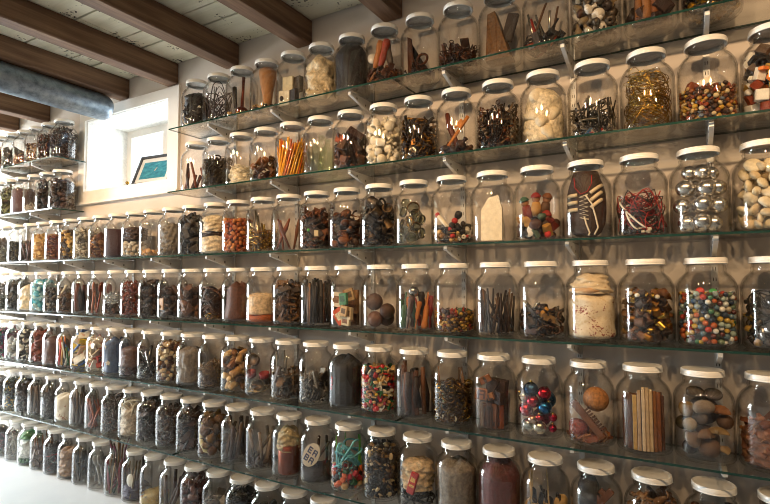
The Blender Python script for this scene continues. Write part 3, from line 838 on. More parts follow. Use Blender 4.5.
k_.raw(saw, 'R:4a3022', False, ('saw_blade', 'rusty triangular saw blade'), loc=(.004, -.02, 0)); k_.raw(mv(ring(.022, .005, 16, 6), (.022, -.028, .075), rot('x', 1.4)), 'R:57392a', True, ('iron_ring', 'rusty iron handle ring')); k_.done()
k_ = jar(1, 7, 'wooden-handled tools with a dial', 'tool_scraps').pile('ring bolt chip screw', RUST + ' ' + WOOD, (.012, .022), .07)
for x, y, a, c, l in ((-.018, -.035, .28, 'a8662c', 'orange'), (.012, -.04, .30, '9a4a28', 'reddish'), (.036, -.02, -.2, '5a5048', 'grey steel')):
    k_.raw(mv(P['handle'][0][0], (x, y, .105), rot('y', a) @ rot('y', -math.pi / 2), .085), c, True, ('hand_tool', '%s handled tool standing' % l))
k_.raw(mv(join(lathe([(.02, -.006), (.02, .006)], 20)), (-.042, -.032, .125), rot('x', math.pi / 2) @ rot('y', .5)), 'G:e8e2d6', True, ('dial_gauge', 'round white dial gauge')); k_.done()
jar(1, 8, 'tightly packed black cloth', 'black_cloth').cloth('211e1c', .222, .08, 1.0, 6).done()
jar(1, 9, 'crumpled cream paper', 'crumpled_paper').cloth('cdbb98', .205, .16, 3.0, 4).pile('chip', 'd8c8a8 bba985', (.02, .03), .06).done()
k_ = jar(1, 10, 'small cream boxes with portraits', 'box_scraps')
for x, y, z, c, a, l in ((-.026, -.036, .040, 'd8ceb6', .2, 'cream portrait'), (.030, -.030, .040, '2a2522', -.3, 'black'), (-.008, -.02, .105, 'cfc2a0', .1, 'upper cream'), (.034, -.01, .10, '4a4034', -.2, 'brown')):
    k_.raw(mv(bbox(.027, .012, .034, .002), (x, y, z + .006), rot('z', a)), c, False, ('small_box', '%s little box' % l))
k_.raw(mv(lathe([(.009, -.0006), (.009, .0006)], 14), (-.0235, -.0488, .042), rot('z', .2) @ rot('x', math.pi / 2), (1, 1.3, 1)), '3a332c', True); k_.done()
k_ = jar(1, 11, 'a tan wooden spindle and dice', 'wood_offcuts').pile('chip twig', DARKW + ' a8885a', (.012, .022), .03)
k_.raw(lathe([(.0001, .05), (.018, .05), (.022, .07), (.024, .10), (.034, .15), (.040, .20), (.038, .218), (.0001, .22)], 18, False), 'a87440', True, ('wooden_spindle', 'tan turned wooden spindle'), loc=(0, .005, 0))
dd = bbox(.017, .017, .017, .003)
dice = k_.raw(dd, 'b09a70', False, ('die', 'beige die with dark pips'), loc=(.028, -.042, .0262))
pip = mesh_of('pip', join(*[mv(lathe([(.0028, -.0004), (.0028, .0004)], 8), (dx, -.0172, dz), rot('x', math.pi / 2)) for dx in (-.008, .008) for dz in (-.008, 0, .008)]), mat('1d1a17'))
link('pips', pip, dice); k_.done()
k_ = jar(1, 12, 'an iron ladle and wooden stick', 'stick_bits').pile('cork twig', 'c9a46a 5a4634', (.010, .018), .03)
ld = k_.raw(join(mv(ball(18, 10), (0, 0, .04), None, (.034, .034, .03)), tube([(0, 0, .06), (.004, .002, .14), (.006, .004, .215)], [.008, .007, .008], 8)), 'R:6b3a26', True, ('iron_ladle', 'rust brown ladle with round bowl'))
k_.raw(tube([(-.012, -.03, .06), (-.045, -.005, .17)], [.008, .012], 8), '3a342e', True, ('wooden_pestle', 'dark pestle stick leaning left')); k_.done()
jar(1, 13, 'dark branching coral twigs', 'coral_twigs').wires(7, .0022, '3a2a22 2a1f1a 4a382e', .20, 7).sticks(8, (.10, .18), .0025, '3a2a22 2a1f1a', .8).done()
k_ = jar(1, 14, 'black leather gloves', 'leather_gloves').cloth('1a1614', .19, .14, 3.2, 3, .95).pile('curl', 'e0dacd 24201d 24201d', (.018, .026), .11); k_.done()
# left of the niche
for j, d, n, pr, co, fl in ((22, 'dark tangled roots', 'tangled_roots', 'twig curl', DARKW, .19), (23, 'rusty brown hooks', 'rusty_hooks', 'elbow screw', RUST, .15), (24, 'pale and brown wood shavings', 'wood_shavings', 'curl', '8a6a48 b08a60 5a3a22', .12),
                            (25, 'orange-brown sticks and reeds', 'orange_sticks', 'twig rod', 'a85a2c 7a3c20 c9a070 2a201a', .14), (26, 'grey metal filings', 'metal_filings', 'chip screw', STEEL, .12), (27, 'copper coils', 'copper_coils', 'coil ring', 'M:a8623a R:7a4a2c', .14)):
    jar(1, j, d, n).pile(pr, co, (.014, .03), fl).done()

# ---- second shelf
k_ = jar(2, -1, 'batteries, blocks and small toys', 'small_toys').pile('bulb cube cap block lump', 'e6e0d2 d9772b 1f1c1a 1f1c1a b08a38 8a4a2c e6e0d2 5a4a3a', (.012, .022), .185); k_.done()
k_ = jar(2, 0, 'mixed small beads with a domino', 'small_beads').pile('bead ball lump', 'a87a30 8a5a2c b08e58 5a3a22 94502c c8b488 57606a b8902f 3a2c22 7a4a30 4a3626 6b4a2c', (.0048, .0078), .108, nmax=700, core='5a3a22')
k_.raw(mv(bbox(.016, .004, .010, .002), (-.004, -.052, .118), rot('y', -.35) @ rot('x', -.2)), 'e0cfae', False, ('domino', 'cream domino on the beads'))
k_.raw(mv(bbox(.012, .012, .014, .003), (-.040, -.03, .112), rot('z', .5) @ rot('y', .4)), '7a4a2c', False, ('wooden_cube', 'brown wooden cube on the beads'))
k_.raw(mv(ring(.006, .002, 12, 6), (.014, -.058, .103), rot('x', 1.2)), 'e8e2d4', True, ('white_ring', 'tiny white ring on the beads')); k_.done()
k_ = jar(2, 1, 'curled golden bangles and wire', 'golden_wire')
for q in range(46):
    a = k_.r.uniform(0, 6.28); t = k_.r.uniform(.25, .8) * (1 if k_.r.uniform() < .5 else -1)
    Rr = rot('z', a) @ rot('x', t)
    z = k_.r.uniform(.03, .175); R_ = .060 * math.cos(.3)
    v = mv(ring(k_.r.uniform(.045, .064), .0012, 30, 4), (0, 0, z), Rr)[0]
    lim = np.interp(v[:, 2], _ZT, _RT) - .001; h = np.hypot(v[:, 0], v[:, 1]); v[:, :2] *= np.minimum(1, lim / (h + 1e-9))[:, None]; v[:, 2] = np.clip(v[:, 2], .010, .21)
    k_.g.add((v, ring(.06, .0012, 30, 4)[1]), mat(('M:c9a04a', 'M:a8822e', 'M:e0bc6a', 'R:8a6a2c')[q % 4]))
k_.wires(6, .0012, 'M:c9a04a M:a8822e', .19).done()
k_ = jar(2, 2, 'old keys, scissors and pliers', 'keys_and_scissors').pile('key plier rod', STEEL + ' R:8a8478 R:55514b 2a2622', (.025, .045), .115, up=.35); k_.pile('chip', 'a03828 2f5a80 c9c0b0', (.008, .012), .05, nmax=20); k_.done()
k_ = jar(2, 3, 'lumpy cream plaster casts', 'plaster_dust').cloth('d2c2a2', .20, .10, 2.2, 2, .92, wob=.5, cy=.004)
rr_ = np.random.RandomState(5)
for x, y, z, q in ((-.034, -.034, .045, .032), (.024, -.040, .040, .034), (-.026, -.038, .105, .034), (.034, -.032, .105, .032), (-.010, -.034, .165, .034), (.034, -.016, .165, .028), (.004, -.046, .075, .026)):
    k_.put('lump', 'd6c6a6', q, (x, y, z), rand_R(rr_), ('plaster_cast', 'smooth cream plaster lump'))
k_.done()
jar(2, 4, 'dark screws and rusty bolts', 'dark_bolts').pile('screw bolt key', 'R:3a302a R:57483c R:2a2320 R:7a6a58 R:6b452c', (.016, .03), .15, up=.3).done()
k_ = jar(2, 5, 'carved brown handles and an orange stick', 'brown_knobs').pile('knob', DARKW, (.018, .024), .05)
k_.raw(tube([(-.052, -.035, .012), (.05, -.03, .145)], [.006, .007], 8), 'b5702c', True, ('orange_stick', 'long orange wooden stick leaning right'))
k_.raw(tube([(-.03, -.02, .17), (-.02, -.02, .12), (.0, -.02, .07), (.018, -.02, .015)], [.008, .012, .010, .007], 8), '5a3220', True, ('carved_stick', 'curved dark brown carved stick'))
k_.raw(mv(P['star'][0][0], (.028, -.045, .115), rot('x', 1.4), .022), 'b5702c', False, ('wooden_star', 'orange wooden star')); k_.done()
k_ = jar(2, 6, 'dark fittings with brass rings', 'dark_fittings').pile('ring bolt elbow tube', 'R:2e2a26 R:453a30 R:6a5a48 R:8a6a3a 2a2420', (.014, .026), .165)
k_.raw(mv(ring(.0135, .006, 16, 8), (.004, -.060, .035), rot('x', math.pi / 2)), 'M:c0b098', True, ('steel_ring', 'bright steel ring at the front'))
k_.raw(mv(bbox(.008, .004, .012, .002), (.008, -.062, .072)), 'd08a2c', False, ('orange_tag', 'orange tag')); k_.done()
k_ = jar(2, 7, 'white porcelain knobs', 'porcelain_bits'); k_.pile('knob tee knob cap', IVORY, (.019, .026), .185, ind=('porcelain_knob', 'white porcelain knob')); k_.done()
k_ = jar(2, 8, 'brown leather and wood scraps', 'leather_scraps').pile('chip curl block', '3a2820 57402f 241c18 6a4a34', (.02, .034), .15)
k_.raw(mv(bbox(.022, .012, .018, .004), (-.020, -.045, .135), rot('y', .4)), '9a5a34', False, ('wooden_block', 'reddish brown wooden block')); k_.done()
k_ = jar(2, 9, 'pale green glass vials', 'glass_vials')
for x, y, a, c in ((.014, -.03, .18, 'T:f2f7f0'), (-.026, -.012, -.1, 'T:f5f9f3'), (.006, .034, .1, 'T:eef5ec')):
    k_.raw(mv(P['bottle'][0][0], (x, y, .092), rot('y', a), .078), c, True, ('glass_vial', '%s green glass vial' % {'T:f2f7f0': 'front', 'T:f5f9f3': 'palest', 'T:eef5ec': 'rear'}[c]))
k_.done()
k_ = jar(2, 10, 'yellow and orange pencils', 'pencil_stubs').bundle([(.064, 30, .75), (.049, 22, -.7), (.032, 12, .6)], (.125, .185), 'G:d8921c G:cf821a G:e0a02c G:c8601c G:d89a20 G:9a5a20', 'pencil', ('pencil', 'COL pencil'))
k_.done()
k_ = jar(2, 11, 'rusty tins and pine cones', 'rusty_tins').pile('spool cap cone', '5a4028 8a6238 4a3424 R:6b452c', (.026, .034), .10).done()
jar(2, 12, 'a ball of cream raffia', 'cream_raffia').wires(14, .0016, 'e0d6bc cfc2a0 ece4d0', .105, 9, .058).cloth('ddd2b6', .095, .2, 3, 4, .8).done()
jar(2, 13, 'dark coiled springs and chain', 'springs_and_chain').pile('coil ring thinring', 'R:4a443c R:38322c R:6a6254', (.012, .02), .13).done()
jar(2, 14, 'slanting brown sticks', 'brown_sticks').sticks(14, (.09, .14), .006, '5a3624 7a4a30 3a2a22', .5).done()
for j, d, n, pr, co, fl in ((22, 'dark pods and twigs', 'dark_pods', 'horn twig nut', '3a2c28 4a3a34 2a2220', .16), (23, 'near-black seed pods', 'seed_pods', 'nut curl', '3a2a24 201a18', .18), (24, 'two pale sticks', 'pale_sticks', 'rod', 'c9c0b0 a89a88', .05),
                            (25, 'plum brown granules', 'brown_granules', None, '573634', .17), (26, 'green-brown leaves', 'dried_leaves', 'curl leafstrip', '5a5a34 4a3a24 8a8a50', .17), (27, 'grey brown bark', 'bark_scraps', 'chip', GREYB, .14)):
    q = jar(2, j, d, n)
    q.powder(co, fl) if pr is None else q.pile(pr, co, (.016, .03), fl)
    if j == 22: q.sticks(3, .19, .004, '3a2c28 b0a490', 1.2)
    q.done()

# ---- third shelf
k_ = jar(3, -1, 'flat cream pebbles', 'pebbles'); k_.pile('bigpebble', 'd8c8a4 cdbb94 e0d2b2 c6b088', (.016, .025), .19, ind=('pebble', 'smooth flat cream pebble')); k_.done()
k_ = jar(3, 0, 'mirrored silver balls', 'silver_balls')
for x, y, z, q in ((-.043, -.022, .036, .0245), (.004, -.044, .037, .0255), (.044, -.018, .034, .024), (.0, .03, .036, .027), (-.044, -.014, .087, .024), (.006, -.043, .088, .024), (.045, -.014, .085, .025), (.0, .032, .09, .026),
                   (-.036, -.030, .137, .026), (.016, -.036, .133, .0255), (.044, .0, .137, .024), (-.010, .028, .143, .026), (-.024, -.014, .184, .021), (.008, -.018, .182, .0235), (.03, .002, .180, .021)):
    k_.put('bigball', 'M:e4e0d8', q, (x, y, z), np.eye(3), ('silver_ball', 'shiny silver glass ball'))
k_.done()
k_ = jar(3, 1, 'tangled red and black wires', 'tangled_wires').wires(26, .0013, 'a0201c 1a1614 1a1614 b03028 8a1c18 1a1614', .145, 10, .066).wires(5, .0028, '4a403a e0d8c8 2a2420', .12, 8)
k_.pile('bulb lump', '1d1a17 c9c0b0 3a3a3a', (.008, .012), .08, nmax=40).done()
# the shoe: standing on its toe with laces to the room
k_ = jar(3, 2, 'a dark football shoe', 'shoe_bits')
shoe = link('shoe', None, loc=k_.loc + Vector((.0, .0, 0)), label='dark brown sports shoe with cream stripes and laces standing in a jar', cat='shoe')
secs = [(.012, .030, .026, .0), (.022, .042, .034, .0), (.05, .053, .042, .004), (.085, .057, .048, .006), (.12, .057, .050, .006), (.15, .056, .050, .004), (.175, .050, .046, .002), (.198, .042, .041, .0), (.218, .037, .037, .0)]
V = []; F = []; na = 24
for z, a, b, cy in secs:
    for k in range(na):
        t = 2 * math.pi * k / na
        V.append((a * math.cos(t) * (1 + .05 * math.cos(2 * t)), cy - .004 + b * math.sin(t), z))
for i in range(len(secs) - 1):
    for k in range(na): F.append((i * na + k, i * na + (k + 1) % na, (i + 1) * na + (k + 1) % na, (i + 1) * na + k))
F.append(list(range(na))[::-1]); F.append([(len(secs) - 1) * na + k for k in range(na)])
link('upper', mesh_of('upper', tri(V, F), mat('3a2c22', 80, .4, .4), True), shoe)
V2 = []
for z, w in ((.011, .020), (.03, .034), (.07, .042), (.11, .036), (.15, .036), (.19, .038), (.207, .028)):
    for x, y in ((-w, .034), (w, .034), (w, .050), (-w, .050)):
        h = math.hypot(w, y); f = min(1, (float(np.interp(z, _ZT, _RT)) - .001) / h); V2.append((x * f, y * f, z))
F2 = [(i * 4 + k, i * 4 + (k + 1) % 4, i * 4 + 4 + (k + 1) % 4, i * 4 + 4 + k) for i in range(6) for k in range(4)] + [(3, 2, 1, 0), (24, 25, 26, 27)]
link('sole', mesh_of('sole', tri(V2, F2), mat('24201c')), shoe)
def on_shoe(x, z, off=.0025):
    a = np.interp(z, [q[0] for q in secs], [q[1] for q in secs]); b = np.interp(z, [q[0] for q in secs], [q[2] for q in secs]); cy = np.interp(z, [q[0] for q in secs], [q[3] for q in secs])
    xx = max(-1, min(1, x / (a * 1.03)))
    return (x, cy - .004 - b * math.sqrt(max(0, 1 - xx * xx)) - off, z)
for i, z0 in enumerate((.095, .118, .141)):
    for sg, z1 in ((-1, 0), (1, .022)):
        pth = [on_shoe(sg * x, z0 + z1 * (x - .016) / .025, .0012) for x in (.020, .030, .040, .050)]
        link('stripe', mesh_of('stripe', tube(pth, .0062, 6), mat('d8c4a0'), True), shoe)
zig = [on_shoe((-1 if i % 2 else 1) * .013, .062 + i * .0065) for i in range(13)]
link('lacing', mesh_of('lacing', tube(zig, .0026, 5), mat('d8cbb0'), True), shoe)
link('lace_end', mesh_of('lace_end', tube([on_shoe(.0, .07), on_shoe(.006, .045, .004), on_shoe(.014, .02, .006), (.012, -.05, .012)], .0028, 5), mat('d8cbb0'), True), shoe)
link('lace_end', mesh_of('lace_end', tube([on_shoe(.006, .138), on_shoe(.024, .11, .006), on_shoe(.033, .07, .008), (.040, -.045, .035), (.030, -.055, .012)], .0028, 5), mat('d8cbb0'), True), shoe)
link('collar_piping', mesh_of('collar_piping', tube([on_shoe(-.030, .198), on_shoe(-.026, .165), on_shoe(-.008, .143), on_shoe(.012, .150), on_shoe(.024, .175), on_shoe(.024, .203)], .0016, 5), mat('a02420'), True), shoe)
k_ = jar(3, 3, 'carved wooden toy figures', 'toy_pieces').pile('lump block knob cap', '6a4028 7a3a26 5a3a20 a87a34 3a4a34 2a2420 7a5230 4a3020', (.016, .024), .085)
for x, y, z, h, c, c2 in ((-.03, -.036, .120, .045, '7a3a28', '3a5a44'), (.006, -.042, .130, .045, 'a87a34', '8a3428'), (.036, -.030, .128, .045, '5a4028', '7a5230'), (.034, -.034, .070, .036, '44301f', '94402c')):
    f_ = link('toy_figure', None, loc=k_.loc + Vector((x, y, z)), R=rot('y', x * 8) @ rot('x', .2), label='carved wooden toy figure with %s body in the jar of toys' % {'7a3a28': 'red-brown', 'a87a34': 'mustard', '5a4028': 'brown', '44301f': 'dark'}[c], cat='figure')
    link('body', mesh_of('body', lathe([(.0001, -h), (.013, -h), (.018, -h * .5), (.013, .0), (.0001, .004)], 10, False), mat(c), True), f_)
    link('head', mesh_of('head', mv(ball(10, 8), (0, 0, .012), None, .0140), mat('a0704a'), True), f_)
    link('hat', mesh_of('hat', lathe([(.0001, .016), (.018, .016), (.016, .022), (.008, .031), (.0001, .033)], 10, False), mat(c2), True), f_)
k_.raw(mv(ball(16, 10), (-.010, -.054, .036), rot('y', .4), (.014, .006, .024)), 'ded6c8', True, ('white_shell', 'white oval shell with a red mark'))
k_.raw(mv(ball(10, 8), (.045, -.042, .022), None, .0115), 'c0302a', True, ('red_ball', 'small red ball')); k_.done()
k_ = jar(3, 4, 'a folded cream paper bag', 'paper_scraps')
bag = tri([(-.038, -.024, .009), (.036, -.030, .009), (.036, .026, .009), (-.038, .026, .009), (-.040, -.010, .12), (.034, -.016, .125), (.034, .016, .125), (-.040, .012, .12), (-.014, -.004, .165), (.020, -.006, .172), (.020, .004, .172), (-.014, .004, .165)],
          [(3, 2, 1, 0), (0, 1, 5, 4), (1, 2, 6, 5), (2, 3, 7, 6), (3, 0, 4, 7), (4, 5, 9, 8), (5, 6, 10, 9), (6, 7, 11, 10), (7, 4, 8, 11), (8, 9, 10, 11)])
k_.raw(bag, 'e8dfc8', False, ('paper_bag', 'cream folded paper bag'), R=rot('z', .15)); k_.done()
k_ = jar(3, 5, 'a striped roller and black trinkets', 'black_trinkets').pile('lump bead screw bulb', BLACK + ' b02a22 c9a46a 8a6a3a e0d8c4', (.009, .017), .07)
rl = link('wooden_roller', None, loc=k_.loc + Vector((-.008, -.058, .082)), R=rot('y', -.7), label='small cream roller with red ends in the jar of black trinkets', cat='roller')
link('barrel', mesh_of('barrel', lathe([(.0075, -.042), (.0075, .042)], 12), mat('e2d4b8'), True), rl)
for z in (-.036, .036): link('band', mesh_of('band', lathe([(.0078, z - .006), (.0085, z - .004), (.0085, z + .004), (.0078, z + .006)], 12, False), mat('a82a22'), True), rl)
k_.raw(mv(P['bulb'][0][0], (.034, -.03, .10), rot('y', .5), .024), '1d1a17', True, ('black_stopper', 'black stopper')); k_.raw(mv(ball(12, 8), (.03, -.045, .085), None, .0115), 'b02a22', True, ('red_bead', 'large red bead')); k_.done()
k_ = jar(3, 6, 'glass lenses in brass rims', 'glass_lenses'); 
for q, (x, y, z, s_, c) in enumerate(((-.036, -.036, .035, .022, 'M:9a9484'), (.010, -.048, .032, .024, 'M:8a8474'), (.042, -.022, .05, .021, 'M:9a9484'), (-.038, -.034, .085, .023, 'M:7a7466'), (.006, -.046, .092, .025, 'M:b08a4a'), (.040, -.026, .10, .022, 'M:9a9484'),
                                     (-.028, -.036, .135, .022, 'M:9a9484'), (.018, -.040, .145, .024, 'R:5a4a34'), (-.01, .02, .05, .03, 'M:9a9484'), (.0, .02, .12, .03, 'M:8a8474'), (-.014, -.050, .058, .020, 'M:a8a08c'), (.028, -.044, .072, .021, 'R:5a4a34'), (.024, -.046, .120, .018, 'M:a8a08c'), (-.012, -.046, .165, .018, 'M:8a8474'), (-.048, -.01, .06, .02, 'M:b08a4a'))):
    Rl = rot('z', math.atan2(y, x) + math.pi / 2 + k_.r.normal(0, .3)) @ rot('x', math.pi / 2 + k_.r.normal(0, .3))
    o_ = link('lens', shared_mesh('lens', 0, c, s_), None, loc=k_.loc + Vector(map(float, k_.settle((P['lens'][0][0][0] * s_) @ Rl.T, np.array((x, y, z))))), R=Rl, label='round glass lens in a metal rim, jar of lenses on the third shelf', cat='lens', group='lenses in the jar')
    link('lens_glass', mesh_of('lens_glass', mv(ball(16, 8), s=(.85 * s_, .85 * s_, .25 * s_)), mat('T:d8dcd0'), True), o_)
k_.done()
k_ = jar(3, 7, 'dark pipe ends and rings', 'pipe_ends').pile('tube elbow ring cap', 'R:3a342e R:57504a R:2a2622 R:6b5a44', (.022, .034), .18).done()
jar(3, 8, 'dark bones, bulbs and carved bits', 'carved_bits').pile('bone horn nut', '5a3a22 3a281c 7a5230 2a1e18', (.02, .036), .15).pile('bulb', 'G:d8c8a0', .014, .12, nmax=3).done()
k_ = jar(3, 9, 'brown tools with a green bead', 'brown_tools').pile('handle bone chip bolt', '4a3222 33241b 6b4528 R:55514b', (.02, .036), .165); k_.raw(mv(ball(10, 8), (.004, -.062, .085), None, .007), '4a9a3a', True, ('green_bead', 'bright green bead'))
k_.raw(mv(bbox(.009, .003, .013, .001), (.036, -.050, .07), rot('z', .6)), 'd8c8a4', False, ('paper_tag', 'small cream tag')); k_.done()
k_ = jar(3, 10, 'crossed brown brush handles', 'brush_handles')
for x0, x1, y, c in ((-.045, .03, -.03, '7a4826'), (.04, -.03, -.038, '5a3620'), (-.03, -.05, .0, '8a5a30'), (.02, .05, .01, '6b4528')):
    k_.raw(tube([(x0, y, .012), (x0 * .6 + x1 * .4, y, .06), (x0 * .3 + x1 * .7, y, .10), (x1, y, .145)], [.004, .006, .010, .004], 8), c, True, ('paint_brush', '%s brown paint brush' % {'7a4826': 'front', '5a3620': 'crossing', '8a5a30': 'light', '6b4528': 'rear'}[c]))
k_.done()
jar(3, 11, 'brass pens and keys', 'brass_pens').sticks(10, (.13, .19), .005, 'M:b0a080 R:8a7a4a M:c8b890 R:6b5a34', .5).pile('key rod', BRASS, (.02, .03), .10).done()
k_ = jar(3, 12, 'orange-brown walnuts', 'walnuts'); k_.pile('nut', 'b06a30 9a5626 c07c3c a86030', (.013, .017), .14, ind=('walnut', 'COL nut')); k_.done()
k_ = jar(3, 13, 'curled birch bark', 'birch_bark').cloth('d6c8ac', .095, .10, 1.5, 4, .98).cloth('cbbb9c', .195, .14, 2, 3, .93, z0=.108).cloth('3a2c24', .118, .2, 2, 3, .9, z0=.09).done()
jar(3, 14, 'charred black wood', 'charred_wood').pile('chip block lump', '1f1b19 2c2723 4a4540 171412', (.016, .03), .17).done()
jar(3, 15, 'grey lichen and fur', 'grey_lichen').cloth('7a746a', .17, .16, 3, 6, .97).pile('curl', '8a8478 5a544c', (.014, .02), .06).done()
jar(3, 16, 'a few pale corks', 'pale_corks').pile('cork bone', 'c9a070 b58a58 d8b888', (.016, .022), .035).done()
jar(3, 17, 'white stones under dark twigs', 'white_stones').pile('pebble lump', 'd8d4c8 c0b8a8 a89c8a', (.014, .02), .08).cloth('4a3a34', .17, .2, 3, 5, .9, z0=.10).done()
jar(3, 18, 'dark maroon granules', 'maroon_granules').powder('340c12', .165).done()
jar(3, 19, 'brown bark scraps', 'bark_scraps').pile('curl chip', '7a5230 a87a48 5a3a24', (.016, .028), .12).done()
jar(3, 20, 'crossed grey bones and sticks', 'grey_bones').pile('bone twig rod', 'b0a894 8a8270 5a5248 d0c8b4', (.022, .04), .15).done()
jar(3, 21, 'speckled yellow shells', 'yellow_shells').pile('shell nut curl', 'c09a50 6a5030 d8b870 3a2e22', (.014, .022), .16).done()
jar(3, 22, 'red-brown dried petals', 'dried_petals').pile('curl', '7a4028 9a6a40 5a2e20', (.012, .02), .14).done()
jar(3, 23, 'golden wood chips', 'golden_chips').pile('chip curl', 'd0a860 b88a48 e0c080', (.012, .02), .175).done()
jar(3, 24, 'slender dark canes', 'dark_canes').sticks(18, (.10, .15), .004, '5a3a30 7a5a48 3a2a24', .4).done()
jar(3, 25, 'black and olive seeds', 'olive_seeds').pile('lump nut', '3a3a2a 2a261e 5a5238', (.008, .012), .14, nmax=300, core='2a261e').done()
jar(3, 26, 'grey-green moss', 'grey_moss').pile('curl twig', '6a6a58 4a4a40 8a8a74', (.014, .024), .09).done()
jar(3, 27, 'dark brown cones', 'brown_cones').pile('cone', '4a3424 5a4028', (.018, .024), .15).done()

# ---- fourth shelf
k_ = jar(4, -1, 'black cables, bulbs and a whisk', 'black_cables').wires(14, .002, '1d1a17 28231f 3a342e', .16, 9).pile('bulb lump tube', '1d1a17 3a342e R:55514b M:9a9690 b08a38', (.014, .024), .13)
k_.raw(mv(cyl(14, .014, .03), (.0, -.046, .06), rot('y', 1.4)), 'M:d8d4cc', True, ('chrome_tube', 'bright chrome tube')); k_.raw(mv(bbox(.018, .008, .010, .003), (.008, -.05, .095), rot('y', -.5)), 'c08a30', False, ('yellow_block', 'mustard yellow block')); k_.done()
k_ = jar(4, 0, 'colourful glass marbles', 'tiny_beads'); k_.pile('ball', 'G:a83a28 G:cfd0c8 G:3a5676 G:b8963a G:4a7a5a G:b05c30 G:8a9a9a G:d8d4c6 G:5a7078 G:5a3028 G:98a89a G:2c3848 G:a89c80 G:6a7a60 G:b8bcb4', (.0068, .0086), .152, ind=('marble', 'COL marble'), nmax=300, core='5a5c52')
k_.pile('ball', 'G:a83a28 G:cfd0c8 G:3a5676 G:b8963a G:4a7a5a G:8a9a9a', (.0066, .0084), .152, nmax=250)
k_.pile('bead', 'c09a30 a03a24 3a2a20 5a4020', (.004, .005), .178, nmax=90)
k_.put('bigball', 'G:c8442f', .0115, (-.016, -.040, .158), np.eye(3), ('large_marble', 'large red marble')); k_.put('bigball', 'G:4c9a58', .0115, (.014, -.044, .155), np.eye(3), ('large_marble', 'large green marble')); k_.done()
k_ = jar(4, 1, 'brass and brown bottle caps', 'bottle_caps'); k_.pile('cap cap spool', 'R:7a5a34 5a4028 M:b08a38 7a5830 3a2c20 R:94723a 6b4c2e', (.0145, .018), .155, ind=('bottle_cap', 'COL brass cap')); k_.pile('ball', 'G:e0d6c0', .007, .16, nmax=5); k_.done()
EMB = noise_mat('embroidered_linen', [(.35, '#d9c4a2'), (.5, '#e2d2b4'), (.66, '#d0b890')], (60, 60, 60), .85, bump=.3, dist=.002, spots=(170, .335, '#8a3a2c'))
k_ = jar(4, 2, 'rolled embroidered cream linen', 'embroidered_linen').cloth('', .15, .05, 1.2, 3, .99, m=EMB).cloth('', .212, .12, 2, 3, .95, z0=.148, m=mat('d6c2a0'))
k_.raw(tube([(-.045, -.042, .157), (0, -.062, .158), (.048, -.035, .164)], [.007, .008, .007], 8), 'c9a070', True, ('linen_roll', 'narrow tan roll across the linen')); k_.done()
k_ = jar(4, 3, 'a tap cross handle and old hardware', 'old_hardware').pile('bolt cap chip ring elbow', 'R:3a322c R:57483c 2a2420 R:6b5a44 5a4030', (.014, .024), .095)
k_.raw(mv(P['cross'][0][0], (-.018, -.042, .095), rot('y', .75) @ rot('x', .25), .030), 'M:a8a296', True, ('tap_cross', 'silver cross-shaped tap top')); k_.raw(mv(cyl(10, .0075, .018), (.018, -.05, .088), rot('y', .8)), 'c08a34', True, ('yellow_peg', 'yellow wooden peg'))
k_.raw(mv(bbox(.021, .014, .021, .004), (-.026, -.042, .034)), '4a342a', False, ('iron_block', 'square brown iron block')); k_.done()
jar(4, 4, 'long blackened nails', 'blackened_nails').sticks(34, (.10, .155), .004, '2a201a 3a2c22 1f1814 4a3a2c', .45).sticks(6, .15, .003, '6b5238', .5).done()
k_ = jar(4, 5, 'gold and brown seed beads', 'seed_beads').pile('bead lump', '8a6a2c b08a38 5a4020 3a2c1c c09a48 7a3a24', (.006, .0088), .078, nmax=620); k_.pile('chip', '4a3424 3a5a40 a83a24', (.01, .014), .10, nmax=30).done()
k_ = jar(4, 6, 'colourful tool handles', 'tool_handles')
k_.bundle([(.055, 11, .55), (.028, 5, -.5)], (.10, .14), '8a2f38 b06a30 4a3424 c0905a 3a5a3a 28231f 6b4a30 94432f', 'handle', ('hand_tool', 'COL handled tool'))
k_.raw(mv(lathe([(.0001, -.02), (.012, -.02), (.020, -.004), (.020, .008), (.008, .018), (.0001, .02)], 16, False), (.006, -.03, .15), rot('y', -.5)), 'M:b0aca4', True, ('metal_bell', 'domed steel bell on the handles')); k_.done()
k_ = jar(4, 7, 'dark wooden balls', 'wooden_balls')
for x, y, z, q, c in ((-.026, -.028, .040, .031, '6b4a30'), (.036, -.012, .073, .030, '4a3424'), (-.020, -.014, .108, .034, '57402c'), (.012, .034, .042, .031, '4a3424')):
    k_.put('bigball', c, q, (x, y, z), np.eye(3), ('wooden_ball', '%s brown wooden ball' % {.040: 'lower left', .073: 'right', .108: 'top left', .042: 'rear'}[z]))
k_.done()
k_ = jar(4, 8, 'old matchboxes and packets', 'packets')
